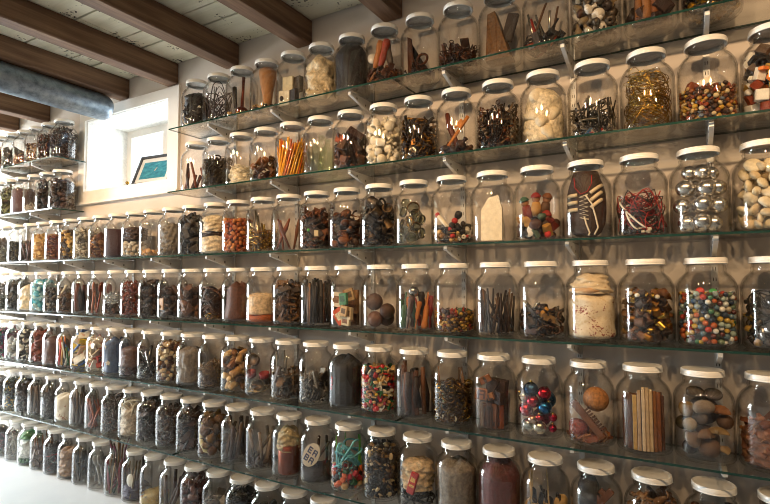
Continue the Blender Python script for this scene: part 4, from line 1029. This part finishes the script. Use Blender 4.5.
for x, y, z, c, a, b, sx, sz, l in (lambda Q: [(q[0], q[1], q[2], q[3], q[4], q[5], q[6] * 1.25, q[7] * 1.25, q[8]) for q in Q])(((-.032, -.036, .115, 'e0d8c4', .1, .3, .017, .024, 'cream upper left'), (.012, -.048, .118, '3f7a4a', -.1, -.1, .015, .019, 'green'), (.034, -.034, .135, 'a8885c', -.3, .1, .014, .02, 'tan upper right'), (-.022, -.046, .045, 'd0562c', -.6, .3, .018, .026, 'orange tilted'),
                                 (.016, -.050, .070, 'c9a878', .2, 0, .013, .017, 'cream middle'), (.034, -.038, .060, 'b8a078', .1, -.4, .015, .02, 'beige right'), (.022, -.046, .028, 'd6c8a6', .1, -.1, .017, .014, 'pale lower'), (-.04, -.02, .08, 'c0a070', .2, .7, .016, .022, 'brown left'), (.0, .02, .09, '8a6a48', 0, 0, .03, .05, 'large rear'), (.0, .02, .03, '5a4632', 0, 0, .03, .02, 'dark rear'))):
    o_ = k_.raw(bbox(sx, .007, sz, .0015), c, False, ('matchbox', '%s matchbox' % l), loc=(x, y, z), R=rot('z', b) @ rot('y', a))
    link('label_print', mesh_of('label_print', box(-sx * .6, sx * .6, -.0074, -.0069, -sz * .45, sz * .5), mat({'d0562c': 'e8d8b8', '3f7a4a': '2a5030'}.get(c, '8a6a50' if sx > .02 else '6a5a48'), 120, .5, 0)), o_)
k_.done()
jar(4, 9, 'black combs and zips', 'combs_and_zips').sticks(48, (.15, .19), .0065, '26221f 1d1a17 3a342e 2a2420', .15).sticks(5, .17, .003, '8a6a48 6b5238', .2, front=True).done()
jar(4, 10, 'curled dry brown leaves', 'dry_leaves').pile('curl curl chip', '5a442c 7a5c3a 3a2c1e 6b5030', (.016, .026), .185).done()
k_ = jar(4, 11, 'sand and amber resin', 'amber_resin').cloth('cbb08a', .135, .06, 1, 3, .98, z0=.04).powder('b0581c', .038); k_.done()
k_ = jar(4, 12, 'a smooth brown leather roll', 'leather_roll').cloth('5a3a28', .185, .06, .8, 2, .9, taper=.25).done()
k_ = jar(4, 13, 'brown rope and gold buckles', 'brown_rope').wires(9, .005, '4a3222 5a3e28 38261a', .165, 9).pile('ring key', 'M:b08a38 5a3a22', (.012, .018), .06, nmax=20).done()
jar(4, 14, 'brown leather pebbles', 'leather_pebbles').pile('lump chip', '57402f 6b4c34 3f2c20', (.02, .028), .14).done()
k_ = jar(4, 15, 'dark bottles with a red tag', 'dark_bottles').pile('bottle tube', '33241c 2a1e18 4a3626', (.03, .045), .13); k_.raw(mv(bbox(.02, .004, .03, .002), (-.012, -.056, .075), rot('z', -.2)), 'a8845c', False, ('paper_tag', 'tan paper tag with red edge')); k_.done()
jar(4, 16, 'dark pine cones', 'pine_cones').pile('cone', '3a2a1e 4a3626 2c2018', (.022, .028), .165).done()
jar(4, 17, 'red-brown autumn leaves', 'autumn_leaves').pile('curl', '7a3c24 5a2c1c 8a5030', (.016, .026), .165).done()
jar(4, 18, 'silver tinsel over brown bark', 'silver_tinsel').pile('chip', '5a4030 3a2c22', (.014, .022), .06).pile('curl', 'M:d8d8d4 M:b8b8b4', (.012, .02), .11).done()
k_ = jar(4, 19, 'reddish wooden spoons', 'wooden_spoons').bundle([(.046, 6, .5)], (.15, .19), '8a4a28 7a3c20 a05c34', 'spoon', ('wooden_spoon', 'COL wooden spoon')); k_.done()
jar(4, 20, 'dark reddish wood pieces', 'reddish_wood').sticks(10, (.12, .18), .012, '4a2c1e 6a4028 3a2a24', .2).done()
jar(4, 21, 'a bone among brown sticks', 'bone_and_sticks').pile('twig chip', '4a382a 6b5238', (.02, .03), .10).pile('bone', 'c9bca0', .045, .14, nmax=2).done()
jar(4, 22, 'dark gravel', 'dark_gravel').pile('lump', '3a3430 57504a 8a8278 241f1c', (.010, .016), .13).done()
jar(4, 23, 'turquoise glass and green bits', 'turquoise_glass').pile('lump chip', 'G:a8d0d8 G:c8e4e8 G:5ab0c0', (.016, .024), .18).pile('lump', '6a9a3a 3a6a90', (.012, .014), .07, nmax=6).done()
jar(4, 24, 'cream cloth dolls', 'cloth_dolls').cloth('d8c8a8', .17, .12, 2, 4, .95).done()
jar(4, 25, 'dark grey slate', 'grey_slate').pile('chip block', '3a3836 4a4744 2a2826', (.018, .028), .17).done()
jar(4, 26, 'dark green dried herbs', 'dried_herbs').pile('curl twig', '3a4030 2c3028 4a4a38', (.012, .02), .17).done()
jar(4, 27, 'dark brown husks', 'brown_husks').pile('curl', '4a3a2c 33281f', (.014, .02), .16).done()

# ---- fifth shelf
k_ = jar(5, -1, 'brown fibrous husks', 'fibrous_husks').cloth('7a5434', .115, .12, 3, 5, .97).pile('curl leafstrip', '8a6040 6b4528 9a7048', (.02, .035), .13)
k_.put('lump', '94683c', .036, (.012, -.03, .04), rot('z', .4), ('coconut_husk', 'tan fibrous husk lump at the front')); k_.done()
k_ = jar(5, 0, 'large seashells and round stones', 'seashells')
for x, y, z, q, pr, c in ((-.030, -.038, .058, .030, 'bigpebble', '7d6c58'), (.018, -.040, .036, .029, 'bigball', '5f4c3b'), (-.046, -.016, .030, .020, 'bigball', '3a3028'), (.044, -.020, .036, .028, 'shell', '8a785c'), (-.034, -.038, .100, .019, 'ball', '948873'), (.004, -.046, .080, .027, 'shell', '6f5a44'), (.034, -.034, .088, .029, 'shell', '8a7654'),
                        (-.042, -.022, .138, .028, 'bigpebble', '7d6a46'), (.000, -.040, .152, .029, 'bigpebble', '857b70'), (.038, -.022, .145, .027, 'shell', '7d5834'), (.050, -.006, .110, .021, 'bigball', '57422e'), (-.054, -.004, .095, .020, 'bigball', '4a442f'), (-.01, -.034, .120, .024, 'bigpebble', '453a2e'), (.0, .028, .05, .04, 'bigball', '57483c'), (.0, .026, .13, .04, 'bigball', '4a3e34'), (-.02, -.01, .188, .024, 'bigpebble', '4a4236'), (.024, -.006, .184, .024, 'bigpebble', '3a342c')):
    k_.put(pr, c, q, (x, y, z), rot('z', k_.r.uniform(-1, 1)) @ rot('x', 1.2 + k_.r.normal(0, .4)), ('seashell' if pr == 'shell' else 'round_stone', 'ribbed COL seashell' if pr == 'shell' else 'smooth COL round stone'))
k_.done()
k_ = jar(5, 1, 'upright wooden rulers and slats', 'wooden_rulers')
for i, (x, y, w, h, c) in enumerate(((-.048, -.018, .006, .15, '6b4a2c'), (-.034, -.038, .006, .165, '5a3e26'), (-.020, -.050, .0055, .16, 'b08a3a'), (-.008, -.054, .0045, .175, 'a88a66'), (.004, -.055, .0045, .185, 'c0a680'), (.014, -.053, .0045, .185, 'b49a74'), (.024, -.050, .0045, .18, 'bca27a'), (.034, -.044, .004, .175, '8a6238'), (.045, -.034, .007, .17, '85592f'), (.056, -.018, .006, .16, '573a25'), (-.03, .01, .02, .15, '6b4a2c'), (.02, .012, .03, .16, '57402c'))):
    k_.raw(bbox(w, .0035 if i < 10 else .02, h / 2, .0012), c, False, ('wooden_ruler', '%s upright wooden ruler from the left' % ORD[i]), loc=(x, y, .0095 + h / 2), R=rot('z', -x * 8) if i < 10 else None)
k_.done()
k_ = jar(5, 2, 'a wooden ball and toothed rack', 'wooden_parts')
k_.raw(mv(lump(3, 22, 14, .02, (1, 1, .95)), (.024, -.016, .138), None, .039), 'a06a34', True, ('wooden_ball', 'large tan wooden ball'), m=mat('a06a34', 120, .4, .4))
rk = link('toothed_rack', None, loc=k_.loc + Vector((.004, -.051, .080)), R=rot('y', .86), label='brown toothed wooden rack leaning in front of the ball', cat='rack')
link('bar', mesh_of('bar', bbox(.068, .006, .011, .002), mat('6b4a30')), rk)
for i in range(9): link('tooth', mesh_of('tooth', box(-.028 + i * .0095, -.0225 + i * .0095, -.005, .005, .009, .024), mat('57402a')), rk)
k_.raw(mv(lump(9, 16, 10, .2, (1, .8, 1.05)), (-.030, -.026, .043), None, .030), '8a4a30', True, ('carved_nut', 'carved red-brown nut'), m=mat('8a4a30', 150, .7, .9)); k_.pile('chip', '9a7048 8a5a3c', (.012, .018), .022).done()
k_ = jar(5, 3, 'Christmas baubles', 'baubles')
for x, y, z, q, c, l in ((-.034, -.032, .034, .022, 'M:c8ccc4', 'silver'), (.010, -.044, .032, .022, 'M:d8d0b8', 'champagne'), (.046, -.02, .030, .013, 'M:b02040', 'small red'), (-.038, -.030, .084, .023, 'M:c02a30', 'glossy red'), (-.010, -.056, .060, .014, 'M:d8b8a0', 'small striped'), (.012, -.054, .068, .011, 'M:c04048', 'tiny red'), (.026, -.038, .098, .023, 'M:2a6a98', 'teal blue'), (.048, -.022, .066, .014, 'M:b02040', 'raspberry'),
                         (-.010, -.044, .115, .021, 'M:b83040', 'crimson'), (-.046, -.02, .122, .018, 'M:c8b088', 'gold white'), (-.020, -.026, .150, .024, 'M:24486a', 'dark blue'), (.024, -.03, .142, .022, 'M:c02838', 'bright red'), (.0, .03, .05, .03, 'M:8a2a34', 'rear red'), (.02, .03, .11, .028, 'M:3a6a8a', 'rear blue')):
    Rb = rot('z', k_.r.uniform(-2, 2)) @ rot('x', k_.r.uniform(-.9, .9))
    c_ = k_.settle(P['bigball'][0][0][0] * q, np.array((x, y, z)))
    o_ = link('bauble', shared_mesh('bigball', 0, c, q), None, loc=k_.loc + Vector(map(float, c_)), R=Rb, label='%s Christmas bauble in the jar on the fifth shelf' % l, cat='bauble', group='baubles in the jar')
    link('bauble_cap', mesh_of('bauble_cap', lathe([(.005, q * .96), (.005, q * 1.0 + .005), (.0001, q + .005)], 10), mat('M:c0a860'), True), o_)
k_.done()
k_ = jar(5, 4, 'wooden letterpress blocks', 'letterpress_blocks')
GLY = {'T': [(-1, 1, .6, 1), (-.25, .25, -1, .6)], 'L': [(-.9, -.4, -1, 1), (-.4, .9, -1, -.55)], 'B': [(-.9, -.4, -1, 1), (-.4, .7, .6, 1), (-.4, .7, -.2, .2), (-.4, .7, -1, -.6), (.5, .9, .15, .7), (.5, .9, -.7, -.15)], 'A': [(-.9, -.45, -1, .8), (.45, .9, -1, .8), (-.7, .7, .6, 1), (-.45, .45, -.2, .15)], 'I': [(-.3, .3, -1, 1)]}
for x, y, z, w, h, c, a, b, t in ((-.040, -.036, .045, .011, .036, '7a6a5a', 0, .5, 'I'), (-.020, -.050, .042, .010, .033, '57402c', 0, .2, 'L'), (.001, -.055, .044, .009, .035, '4a3424', 0, 0, 'T'), (.020, -.051, .043, .009, .034, '6b4a30', .05, -.2, 'L'), (.040, -.040, .042, .011, .033, '8a5430', 0, -.6, 'B'),
                               (-.038, -.038, .102, .020, .016, 'a8704a', .12, .5, 'A'), (-.016, -.040, .145, .020, .010, '85592f', -.5, .2, 'I'), (.004, -.044, .100, .011, .010, '94683c', -.4, 0, 'L'), (.030, -.040, .098, .014, .018, '3a2a1e', .15, -.5, 'B'), (.006, -.024, .128, .014, .020, '33241a', .5, 0, 'T'), (.0, .02, .05, .036, .04, '33241a', 0, 0, 'T'), (.005, .02, .115, .034, .024, '3f2c1e', .1, 0, 'I')):
    h *= 1.2
    o_ = k_.raw(bbox(w, .008 if y < 0 else .022, h, .0012), c, False, ('letterpress_block', '%s %s wooden letter block' % (colour_name(c), {.045: 'leftmost upright', .042: 'short upright', .044: 'middle upright', .043: 'thin upright', .102: 'large flat upper', .145: 'topmost tilted', .100: 'small tilted', .098: 'upper right', .128: 'slanting dark', .05: 'rear lower', .115: 'rear upper'}[z])), loc=(x, y, z * 1.22 - .006), R=rot('z', b) @ rot('y', a))
    if y < 0: link('raised_letter', mesh_of('raised_letter', join(*[box(q[0] * w * .75, q[1] * w * .75, -.0098, -.0078, q[2] * h * .8, q[3] * h * .8) for q in GLY[t]]), mat({'8a5430': '3a2418', 'a8704a': '573a25'}.get(c, '2a1c14'))), o_)
k_.done()
k_ = jar(5, 5, 'brass rings, keys and fittings', 'brass_fittings').pile('ring key elbow bolt washer', 'M:94722f R:6b5020 R:57452c R:3a2e20 R:7a6238', (.010, .020), .14)
k_.raw(mv(ring(.026, .003, 26, 6), (-.032, -.044, .085), rot('z', -.5) @ rot('x', 1.4), (1, 1.25, 1.5)), 'b8c8a8', True, ('tape_loop', 'pale green tape loop')); k_.raw(mv(bbox(.018, .004, .005, .001), (-.026, -.054, .030), rot('z', -.4) @ rot('y', .1)), 'e4e0d4', False, ('white_tag', 'white tag at the bottom'))
k_.raw(mv(ring(.011, .0035, 16, 6), (.026, -.056, .024), rot('x', 1.3)), 'd0c8b4', True, ('white_ring', 'white ring at the bottom')); k_.sticks(4, (.17, .2), .003, '8a6a48 6b5238', .3).done()
jar(5, 6, 'dark wooden tool handles', 'wooden_handles').sticks(9, (.14, .19), .009, '4a3222 5a3c28 33241a 6b4a30', .35, front=True).sticks(8, (.12, .16), .011, '33241a 271a13', .2).done()
k_ = jar(5, 7, 'red, green and tan buttons', 'buttons'); k_.pile('button button nut', 'G:c82a28 G:c82a28 G:2f7a44 c9a46a e0d2b0 a87a44 G:1d1a17 G:e8e2d4 G:d8a828 8a5a30 G:a82040 c08a50', (.0095, .0135), .172, ind=('button', 'round COL button'), nmax=290, core='5a3a24')
k_.pile('button nut', 'G:c82a28 G:2f7a44 c9a46a G:1d1a17', (.010, .013), .172, nmax=160); k_.done()
k_ = jar(5, 8, 'rolled black rubber with red print', 'black_rubber').cloth('1c1a18', .205, .05, .3, 18, .98, na=88)
for i in range(4): k_.raw(mv(box(-.005, .005, -.0012, .0012, 0, .009), (-.030 + .001 * i, -.0590, .075 + i * .014), rot('z', -.45)), 'b02a26', False)
k_.done()
jar(5, 9, 'grey iron nails', 'iron_nails').pile('screw rod chip', 'R:857e74 R:6a635a R:a0988a R:4a443d', (.02, .036), .11, up=.2).done()
jar(5, 10, 'steel tools and ivory offcuts', 'steel_tools').pile('handle chip screw bolt', 'R:6a5a48 R:55483a 4a3a2c 8a7358 R:7a756d', (.02, .034), .11, up=.3).pile('lump', 'e0d4b8', .012, .05, nmax=4).sticks(3, .19, .0025, 'R:8a857c', .3).done()
k_ = jar(5, 11, 'old tins and metal cups', 'old_tins')
for x, y, z, q, c, a, l in ((-.014, -.034, .155, .030, 'R:7a6a58', 1.2, 'upper tan tin'), (.012, -.038, .035, .034, 'R:8a8478', 1.3, 'round steel tin'), (-.034, -.028, .09, .026, 'R:7a3a30', .4, 'red-brown tin'), (.036, -.02, .09, .024, '8a2a2c', .3, 'dark red tin'), (.0, .03, .06, .036, 'R:6a6058', 0, 'rear tin')):
    k_.put('cup', c, q, (x, y, z), rot('z', .3) @ rot('x', a), ('metal_tin', l))
k_.wires(4, .0018, 'c9b48a 8a7358', .05, 7).done()
k_ = jar(5, 12, 'cork and wooden spools', 'wooden_spools'); k_.pile('spool cork block', 'c9a46a b58a52 8a6238 4a3626 d8b880', (.020, .030), .165, ind=('wooden_spool', 'COL wooden spool or cork')); k_.done()
jar(5, 13, 'grey-brown forked twigs', 'forked_twigs').pile('twig', '6b5a44 857050 4a3c2c', (.03, .05), .09, loose=.8).pile('chip', '4a3a2c', (.012, .02), .05).done()
jar(5, 14, 'grey feathers and antler', 'grey_feathers').cloth('7a7268', .18, .10, 1.5, 7, .95).sticks(4, (.12, .16), .004, 'a07844', .5, front=True).done()
k_ = jar(5, 15, 'cream and brown dice and acorns', 'acorns_and_dice').pile('ball cube cap', 'd8c8a4 8a6a44 4a3424 c0a880 6b4a30', (.010, .014), .18).done()
jar(5, 16, 'shiny black tools', 'black_tools').sticks(10, (.10, .16), .007, 'G:161311 G:24201d M:6a6660', .6).pile('plier', 'G:161311 R:3c3935', (.03, .04), .08).done()
jar(5, 17, 'brown peaty soil', 'peaty_soil').cloth('5a4234', .155, .06, 2, 6, .96, z0=.05).pile('lump', '4a2c20 33201a', (.008, .012), .05).done()
k_ = jar(5, 18, 'blue cloth with white stars', 'blue_cloth').cloth('3a4a68', .195, .07, 1, 4, .97)
for x, z, q in ((-.005, .15, .016), (.02, .065, .016), (-.05, .095, .012)):
    y = -math.sqrt(max(0, .0668 ** 2 - x * x)); k_.raw(mv(P['star'][0][0], (x, y, z), rot('z', math.atan2(y, x) + 1.5708) @ rot('x', 1.5708) @ rot('z', .3), (q, q, .008)), 'e0d4bc', False)
k_.done()
jar(5, 19, 'cream tickets and a red ribbon', 'paper_tickets').pile('card curl', 'd8c8a8 c9b08a b04034 e2d8c4', (.018, .026), .16).done()
k_ = jar(5, 20, 'folded magazine pages', 'magazine_pages').pile('card', 'e2dccb d8b83a 3a5a90 c9a080 e8e4da', (.026, .036), .18).done()
jar(5, 21, 'bright coloured pens', 'coloured_pens').sticks(24, (.11, .17), .005, 'c23a2a 2f6db0 d9972b 3c6a3a e8e2d4 1f1c1a c9702a', .5).done()
jar(5, 22, 'dark brown clay', 'brown_clay').cloth('5a4034', .17, .08, 1, 4, .96).done()
jar(5, 23, 'red-brown wooden bricks', 'wooden_bricks').pile('block cube', '8a4a2c a06038 7a4024', (.022, .03), .18).done()
jar(5, 24, 'black and white buttons', 'monochrome_buttons').pile('button coin', '1d1a17 e2dccb 2a2622', (.014, .02), .17).done()
jar(5, 25, 'clear plastic and white foam', 'white_foam').pile('lump curl', 'd8d8d4 b8b8b4 8a8a88', (.016, .024), .12).done()
jar(5, 26, 'purple and green ribbons', 'bright_ribbons').pile('curl leafstrip', '7a2a5a 3a7a5a b03a5a 2a3a5a', (.018, .03), .17).done()
jar(5, 27, 'grey cardboard', 'grey_cardboard').pile('card', '6a645c 857d72', (.022, .03), .16).done()

# ---- lowest shelf
jar(6, -1, 'dark brown pods', 'brown_pods').pile('nut', '4a3626 33241a', (.016, .022), .16).done()
jar(6, 0, 'brown finger-like roots', 'brown_roots').sticks(9, (.16, .2), .011, '7a5234 6b4528 57402c', .2, front=True).sticks(8, (.14, .18), .012, '33241a 271a13', .2).done()
jar(6, 1, 'brown bones and dried vines', 'dried_vines').pile('bone twig curl', '6b5238 85694a 4a3626 94785a', (.022, .036), .195).done()
k_ = jar(6, 2, 'a black flask and a wooden key', 'flask_bits')
k_.raw(lathe([(.0001, .012), (.027, .012), (.032, .024), (.032, .19), (.022, .212), (.0001, .214)], 20, False), '1f1b19', True, ('black_flask', 'tall black flask'), loc=(-.020, -.012, 0))
k_.raw(mv(join(bbox(.055, .007, .010, .002), mv(bbox(.008, .007, .008, .001), (.03, 0, .016)), mv(bbox(.008, .007, .008, .001), (.005, 0, .016))), (.026, -.030, .145), rot('y', -.9)), '6b4a34', False, ('wooden_key', 'notched brown wooden key')); k_.done()
jar(6, 3, 'black forks and a curled horn', 'black_forks').sticks(9, (.10, .13), .012, 'G:1a1715 2a2622', .4, 'fork').pile('horn nut', '8a6238 c09a5a a07840', (.03, .036), .10).sticks(3, .18, .003, 'c9b48a', .3).done()
jar(6, 4, 'folded maroon cloth', 'maroon_cloth').cloth('5a2c28', .225, .05, .5, 6, .98).done()
jar(6, 5, 'grey steel wool', 'steel_wool').cloth('857d72', .19, .06, 1.5, 8, .98).done()
k_ = jar(6, 6, 'cream tissue and a red box', 'tissue_and_cable').cloth('d0b48a', .165, .18, 3, 4, .93, z0=.06).wires(7, .003, '1d1a17 28231f', .07, 8)
o_ = k_.raw(bbox(.014, .007, .040, .0015), 'b02a20', False, ('red_box', 'upright red and yellow packet'), loc=(.010, -.060, .095), R=rot('y', .30))
link('label_print', mesh_of('label_print', join(box(-.010, .010, -.0075, -.0069, -.014, -.004), box(-.009, .009, -.0075, -.0069, .006, .022)), mat('d8b060', 200, .5, 0)), o_); k_.done()
jar(6, 7, 'black and cream seed husks', 'seed_husks').pile('chip curl nut', '24201c 2f2822 1a1715 c9b48a 8a7350 3a3028', (.009, .015), .205, nmax=480, core='241f1b').done()
k_ = jar(6, 8, 'blue ribbon, green straws and red beads', 'ribbon_and_beads').pile('ball lump cap', 'c02a38 d8662c 2f6a3c e2dccb 1f1c1a c9a46a', (.011, .016), .085).wires(4, .0045, '5ab0b8 78c4c8', .195, 8).sticks(5, .19, .003, '4a9a3a 68b04a', .2)
k_.raw(mv(ring(.015, .004, 16, 6), (.022, -.052, .105), rot('x', 1.4)), 'R:57503c', True, ('dark_ring', 'dark round ring')); k_.done()
k_ = jar(6, 9, 'a white enamel sign and dark soil', 'dark_soil').powder('33281f', .055)
sg = link('enamel_sign', None, loc=k_.loc + Vector((-.002, -.040, .112)), R=rot('z', .15) @ rot('y', .5) @ rot('x', -.15), label='oval white enamel sign with dark blue letters', cat='sign')
link('plate', mesh_of('plate', mv(lathe([(.0001, -.003), (1, -.003), (1, .003), (.0001, .003)], 28, False), (0, 0, 0), rot('x', math.pi / 2), (1, 1, 1)), mat('d8ccb4')), sg).scale = (.036, 1, .050)
for z0, letters in ((.005, 'EA'), (-.022, 'BA')):
    for i, ch in enumerate(letters):
        w, h = .0105, .013
        g = {'E': [(-.9, -.4, -1, 1), (-.4, .8, .6, 1), (-.4, .6, -.2, .2), (-.4, .8, -1, -.6)]}.get(ch) or GLY[ch]
        link('letter', mesh_of('letter', join(*[box(q[0] * w, q[1] * w, -.0042, -.0028, q[2] * h, q[3] * h) for q in g]), mat('24305a')), sg, loc=(-.0125 + i * .025, 0, z0 * 1.25 + .009))
k_.sticks(4, (.15, .18), .006, '33241a 45301f', .3).done()
k_ = jar(6, 10, 'a copper tin and yellowed paper', 'yellowed_paper').cloth('a89468', .20, .18, 2, 3, .9, z0=.10, taper=.3)
k_.raw(lathe([(.0001, .01), (.044, .01), (.046, .014), (.046, .11), (.044, .112), (.044, .125), (.0001, .126)], 26, False), 'R:7a4a34', True, ('copper_tin', 'round copper brown tin'), loc=(.010, -.012, 0)); k_.done()
jar(6, 11, 'grey weathered sticks and cones', 'weathered_sticks').sticks(7, (.14, .18), .008, '857868 6b6052 94877a', .8).pile('cone nut', '57483a 4a3c30', (.018, .024), .045).done()
jar(6, 12, 'dark bars and brown tools', 'dark_bars').sticks(12, (.14, .19), .009, '453428 57442f 33281f R:6a5a48', .5).done()
k_ = jar(6, 13, 'a pale curved horn and amber', 'horn_and_amber').pile('lump horn', '6b5030 85692f 4a3a24', (.024, .034), .18)
k_.raw(tube([(-.052, -.022, .16), (-.045, -.036, .11), (-.026, -.052, .07), (.004, -.056, .035), (.040, -.036, .020)], [.005, .009, .010, .009, .004], 8), 'd8cc94', True, ('pale_horn', 'pale yellow curved horn')); k_.done()
jar(6, 14, 'dark leather offcuts', 'leather_offcuts').pile('curl chip', '38291f 4a362a 271c16 57443a', (.02, .032), .185).done()
jar(6, 15, 'brown moss and twigs', 'moss_and_twigs').pile('twig curl', '57463a 45362c 6b5848', (.02, .03), .195).done()
jar(6, 16, 'dark brown bark', 'dark_bark').pile('chip curl', '3f3028 33261f 57463a', (.022, .032), .19).done()
jar(6, 17, 'white lace ribbon', 'lace_ribbon').cloth('b8a68c', .16, .14, 2, 4, .93).wires(9, .004, 'e2dccb d6ccb4', .195, 8).done()
jar(6, 18, 'dark curled pods', 'curled_pods').pile('horn curl', '4a3c34 38302a 5a4a40', (.02, .028), .17).done()
jar(6, 19, 'rusty orange sticks', 'rusty_sticks').sticks(16, (.10, .17), .005, '7a4428 94582f 4a2e20', .5).done()
jar(6, 20, 'dark grey-brown reeds', 'brown_reeds').sticks(26, (.15, .2), .006, '57483c 453a30 6a5a4a', .15).done()
EMB2 = noise_mat('spotted_linen', [(.35, '#cfc2a8'), (.66, '#ddd2bc')], (60, 60, 60), .85, bump=.3, dist=.002, spots=(95, .335, '#a06a48'))
jar(6, 21, 'cream cloth with embroidered spots', 'spotted_cloth').cloth('', .16, .06, 1.5, 3, .97, m=EMB2).done()
jar(6, 22, 'dark grey roots', 'grey_roots').pile('twig', '453c36 57504a', (.024, .036), .15).done()
jar(6, 23, 'brown bundled sticks', 'bundled_sticks').sticks(24, (.13, .18), .006, '6b5a48 857058 4a3c30', .2).done()
jar(6, 24, 'dark brown peat', 'brown_peat').pile('lump', '45362c 382c24', (.014, .02), .16).done()
jar(6, 25, 'black husks with yellow petals', 'yellow_petals').pile('curl', '241f1c 2f2822 c9a040 3a5a40 1a1715', (.014, .02), .17).done()
jar(6, 26, 'black felt', 'black_felt').cloth('2a2522', .18, .06, 1, 4, .97).done()
jar(6, 27, 'brown felt', 'brown_felt').cloth('453a34', .18, .06, 1, 4, .97).done()

# ---- bottom row on the floor
jar(7, 9, 'pale shavings', 'pale_shavings').pile('curl', 'b0a48c 8a7f6c', (.02, .03), .10).done()
jar(7, 10, 'dark metal springs', 'metal_springs').pile('coil', 'R:3c3935 R:55514b', (.02, .03), .15).done()
jar(7, 11, 'dark green glass', 'green_glass').pile('lump', '33382f 2a2e28', (.018, .026), .15).done()
jar(7, 12, 'black plastic strips', 'plastic_strips').pile('curl leafstrip', 'G:161311 G:28231f 1d1a17', (.022, .034), .19).done()
jar(7, 13, 'grey paper scraps', 'paper_scraps').pile('card curl', '857d72 a89f90 6a645c', (.02, .028), .12).done()
jar(7, 14, 'dark red seed pods', 'red_pods').pile('nut horn', '57302a 45261f 6b4a3c', (.022, .03), .17).done()
k_ = jar(7, 15, 'a dark carved stick', 'carved_stick').sticks(5, (.14, .19), .009, '453428 57442f', .3); k_.done()
jar(7, 16, 'bright multicoloured grains', 'coloured_grains').powder('c0a45a', .055, rough=.006).pile('bead', 'c9a040 b05a3a 3a7a8a e2dccb', (.004, .005), .066, nmax=120).done()
k_ = jar(7, 17, 'purple cloth and a white oval', 'purple_cloth').cloth('3a2f45', .075, .1, 2, 4, .95).sticks(8, (.14, .19), .005, '45362c 7a6a50', .3); k_.raw(mv(ball(16, 10), (.012, -.045, .105), rot('z', .2), (.024, .008, .034)), 'e2dccb', True, ('white_oval', 'white oval plaque')); k_.done()
k_ = Jar(7, 18, 'tall reeds and twigs', lid=False, name='tall_reeds'); k_.sticks(26, (.12, .19), .004, '57463a 85694a 3a5a48 7a3a44 a89070', .4)
for q in range(12):
    a = k_.r.uniform(0, 6.28); k_.raw(tube([(.02 * math.cos(a), .02 * math.sin(a), .10), (.029 * math.cos(a), .029 * math.sin(a), .22), (.05 * math.cos(a), .05 * math.sin(a), k_.r.uniform(.26, .30))], .004, 5), ('57463a', '85694a', '4a3c30', '7a3a54')[q % 4])
k_.done()
jar(7, 19, 'grey plastic spoons', 'plastic_spoons').sticks(12, (.12, .17), .01, '8a8a88 6a6a68 a8a8a4', .4, 'spoon').done()
jar(7, 20, 'dark grey cutlery', 'grey_cutlery').sticks(14, (.13, .18), .01, 'R:55514b R:7a756d', .3, 'fork').done()
jar(7, 21, 'crumpled brown paper', 'brown_paper').cloth('94785a', .17, .14, 2.5, 4, .95).done()
jar(7, 22, 'dark twigs with red and white ribbon', 'twigs_and_ribbon').pile('twig', '453a30 2f2822', (.024, .036), .15).wires(2, .004, 'c04a4a e2e8dc', .12, 7).done()
jar(7, 23, 'upright brown reeds and blocks', 'reeds_and_blocks').sticks(14, (.17, .2), .004, '85603a 6b4a30', .15).pile('block', '57443a 6b5a48', (.02, .028), .09).done()
jar(7, 24, 'white cloth and green moss', 'cloth_and_moss').cloth('c8c8c0', .15, .1, 1.5, 4, .96, z0=.04).pile('lump', '3a6a38', (.01, .014), .035).cloth('4a7a44', .2, .1, 2, 4, .9, z0=.155).done()
jar(7, 25, 'grey string', 'grey_string').wires(12, .002, '8a8478 6a645c a89f90', .17, 9).done()
jar(7, 26, 'dark red and black wires', 'red_black_wires').wires(16, .002, '7a2a30 1d1a17 2a2f45', .16, 9).done()
jar(7, 27, 'grey rags', 'grey_rags').cloth('5a5652', .17, .1, 2, 4, .95).done()
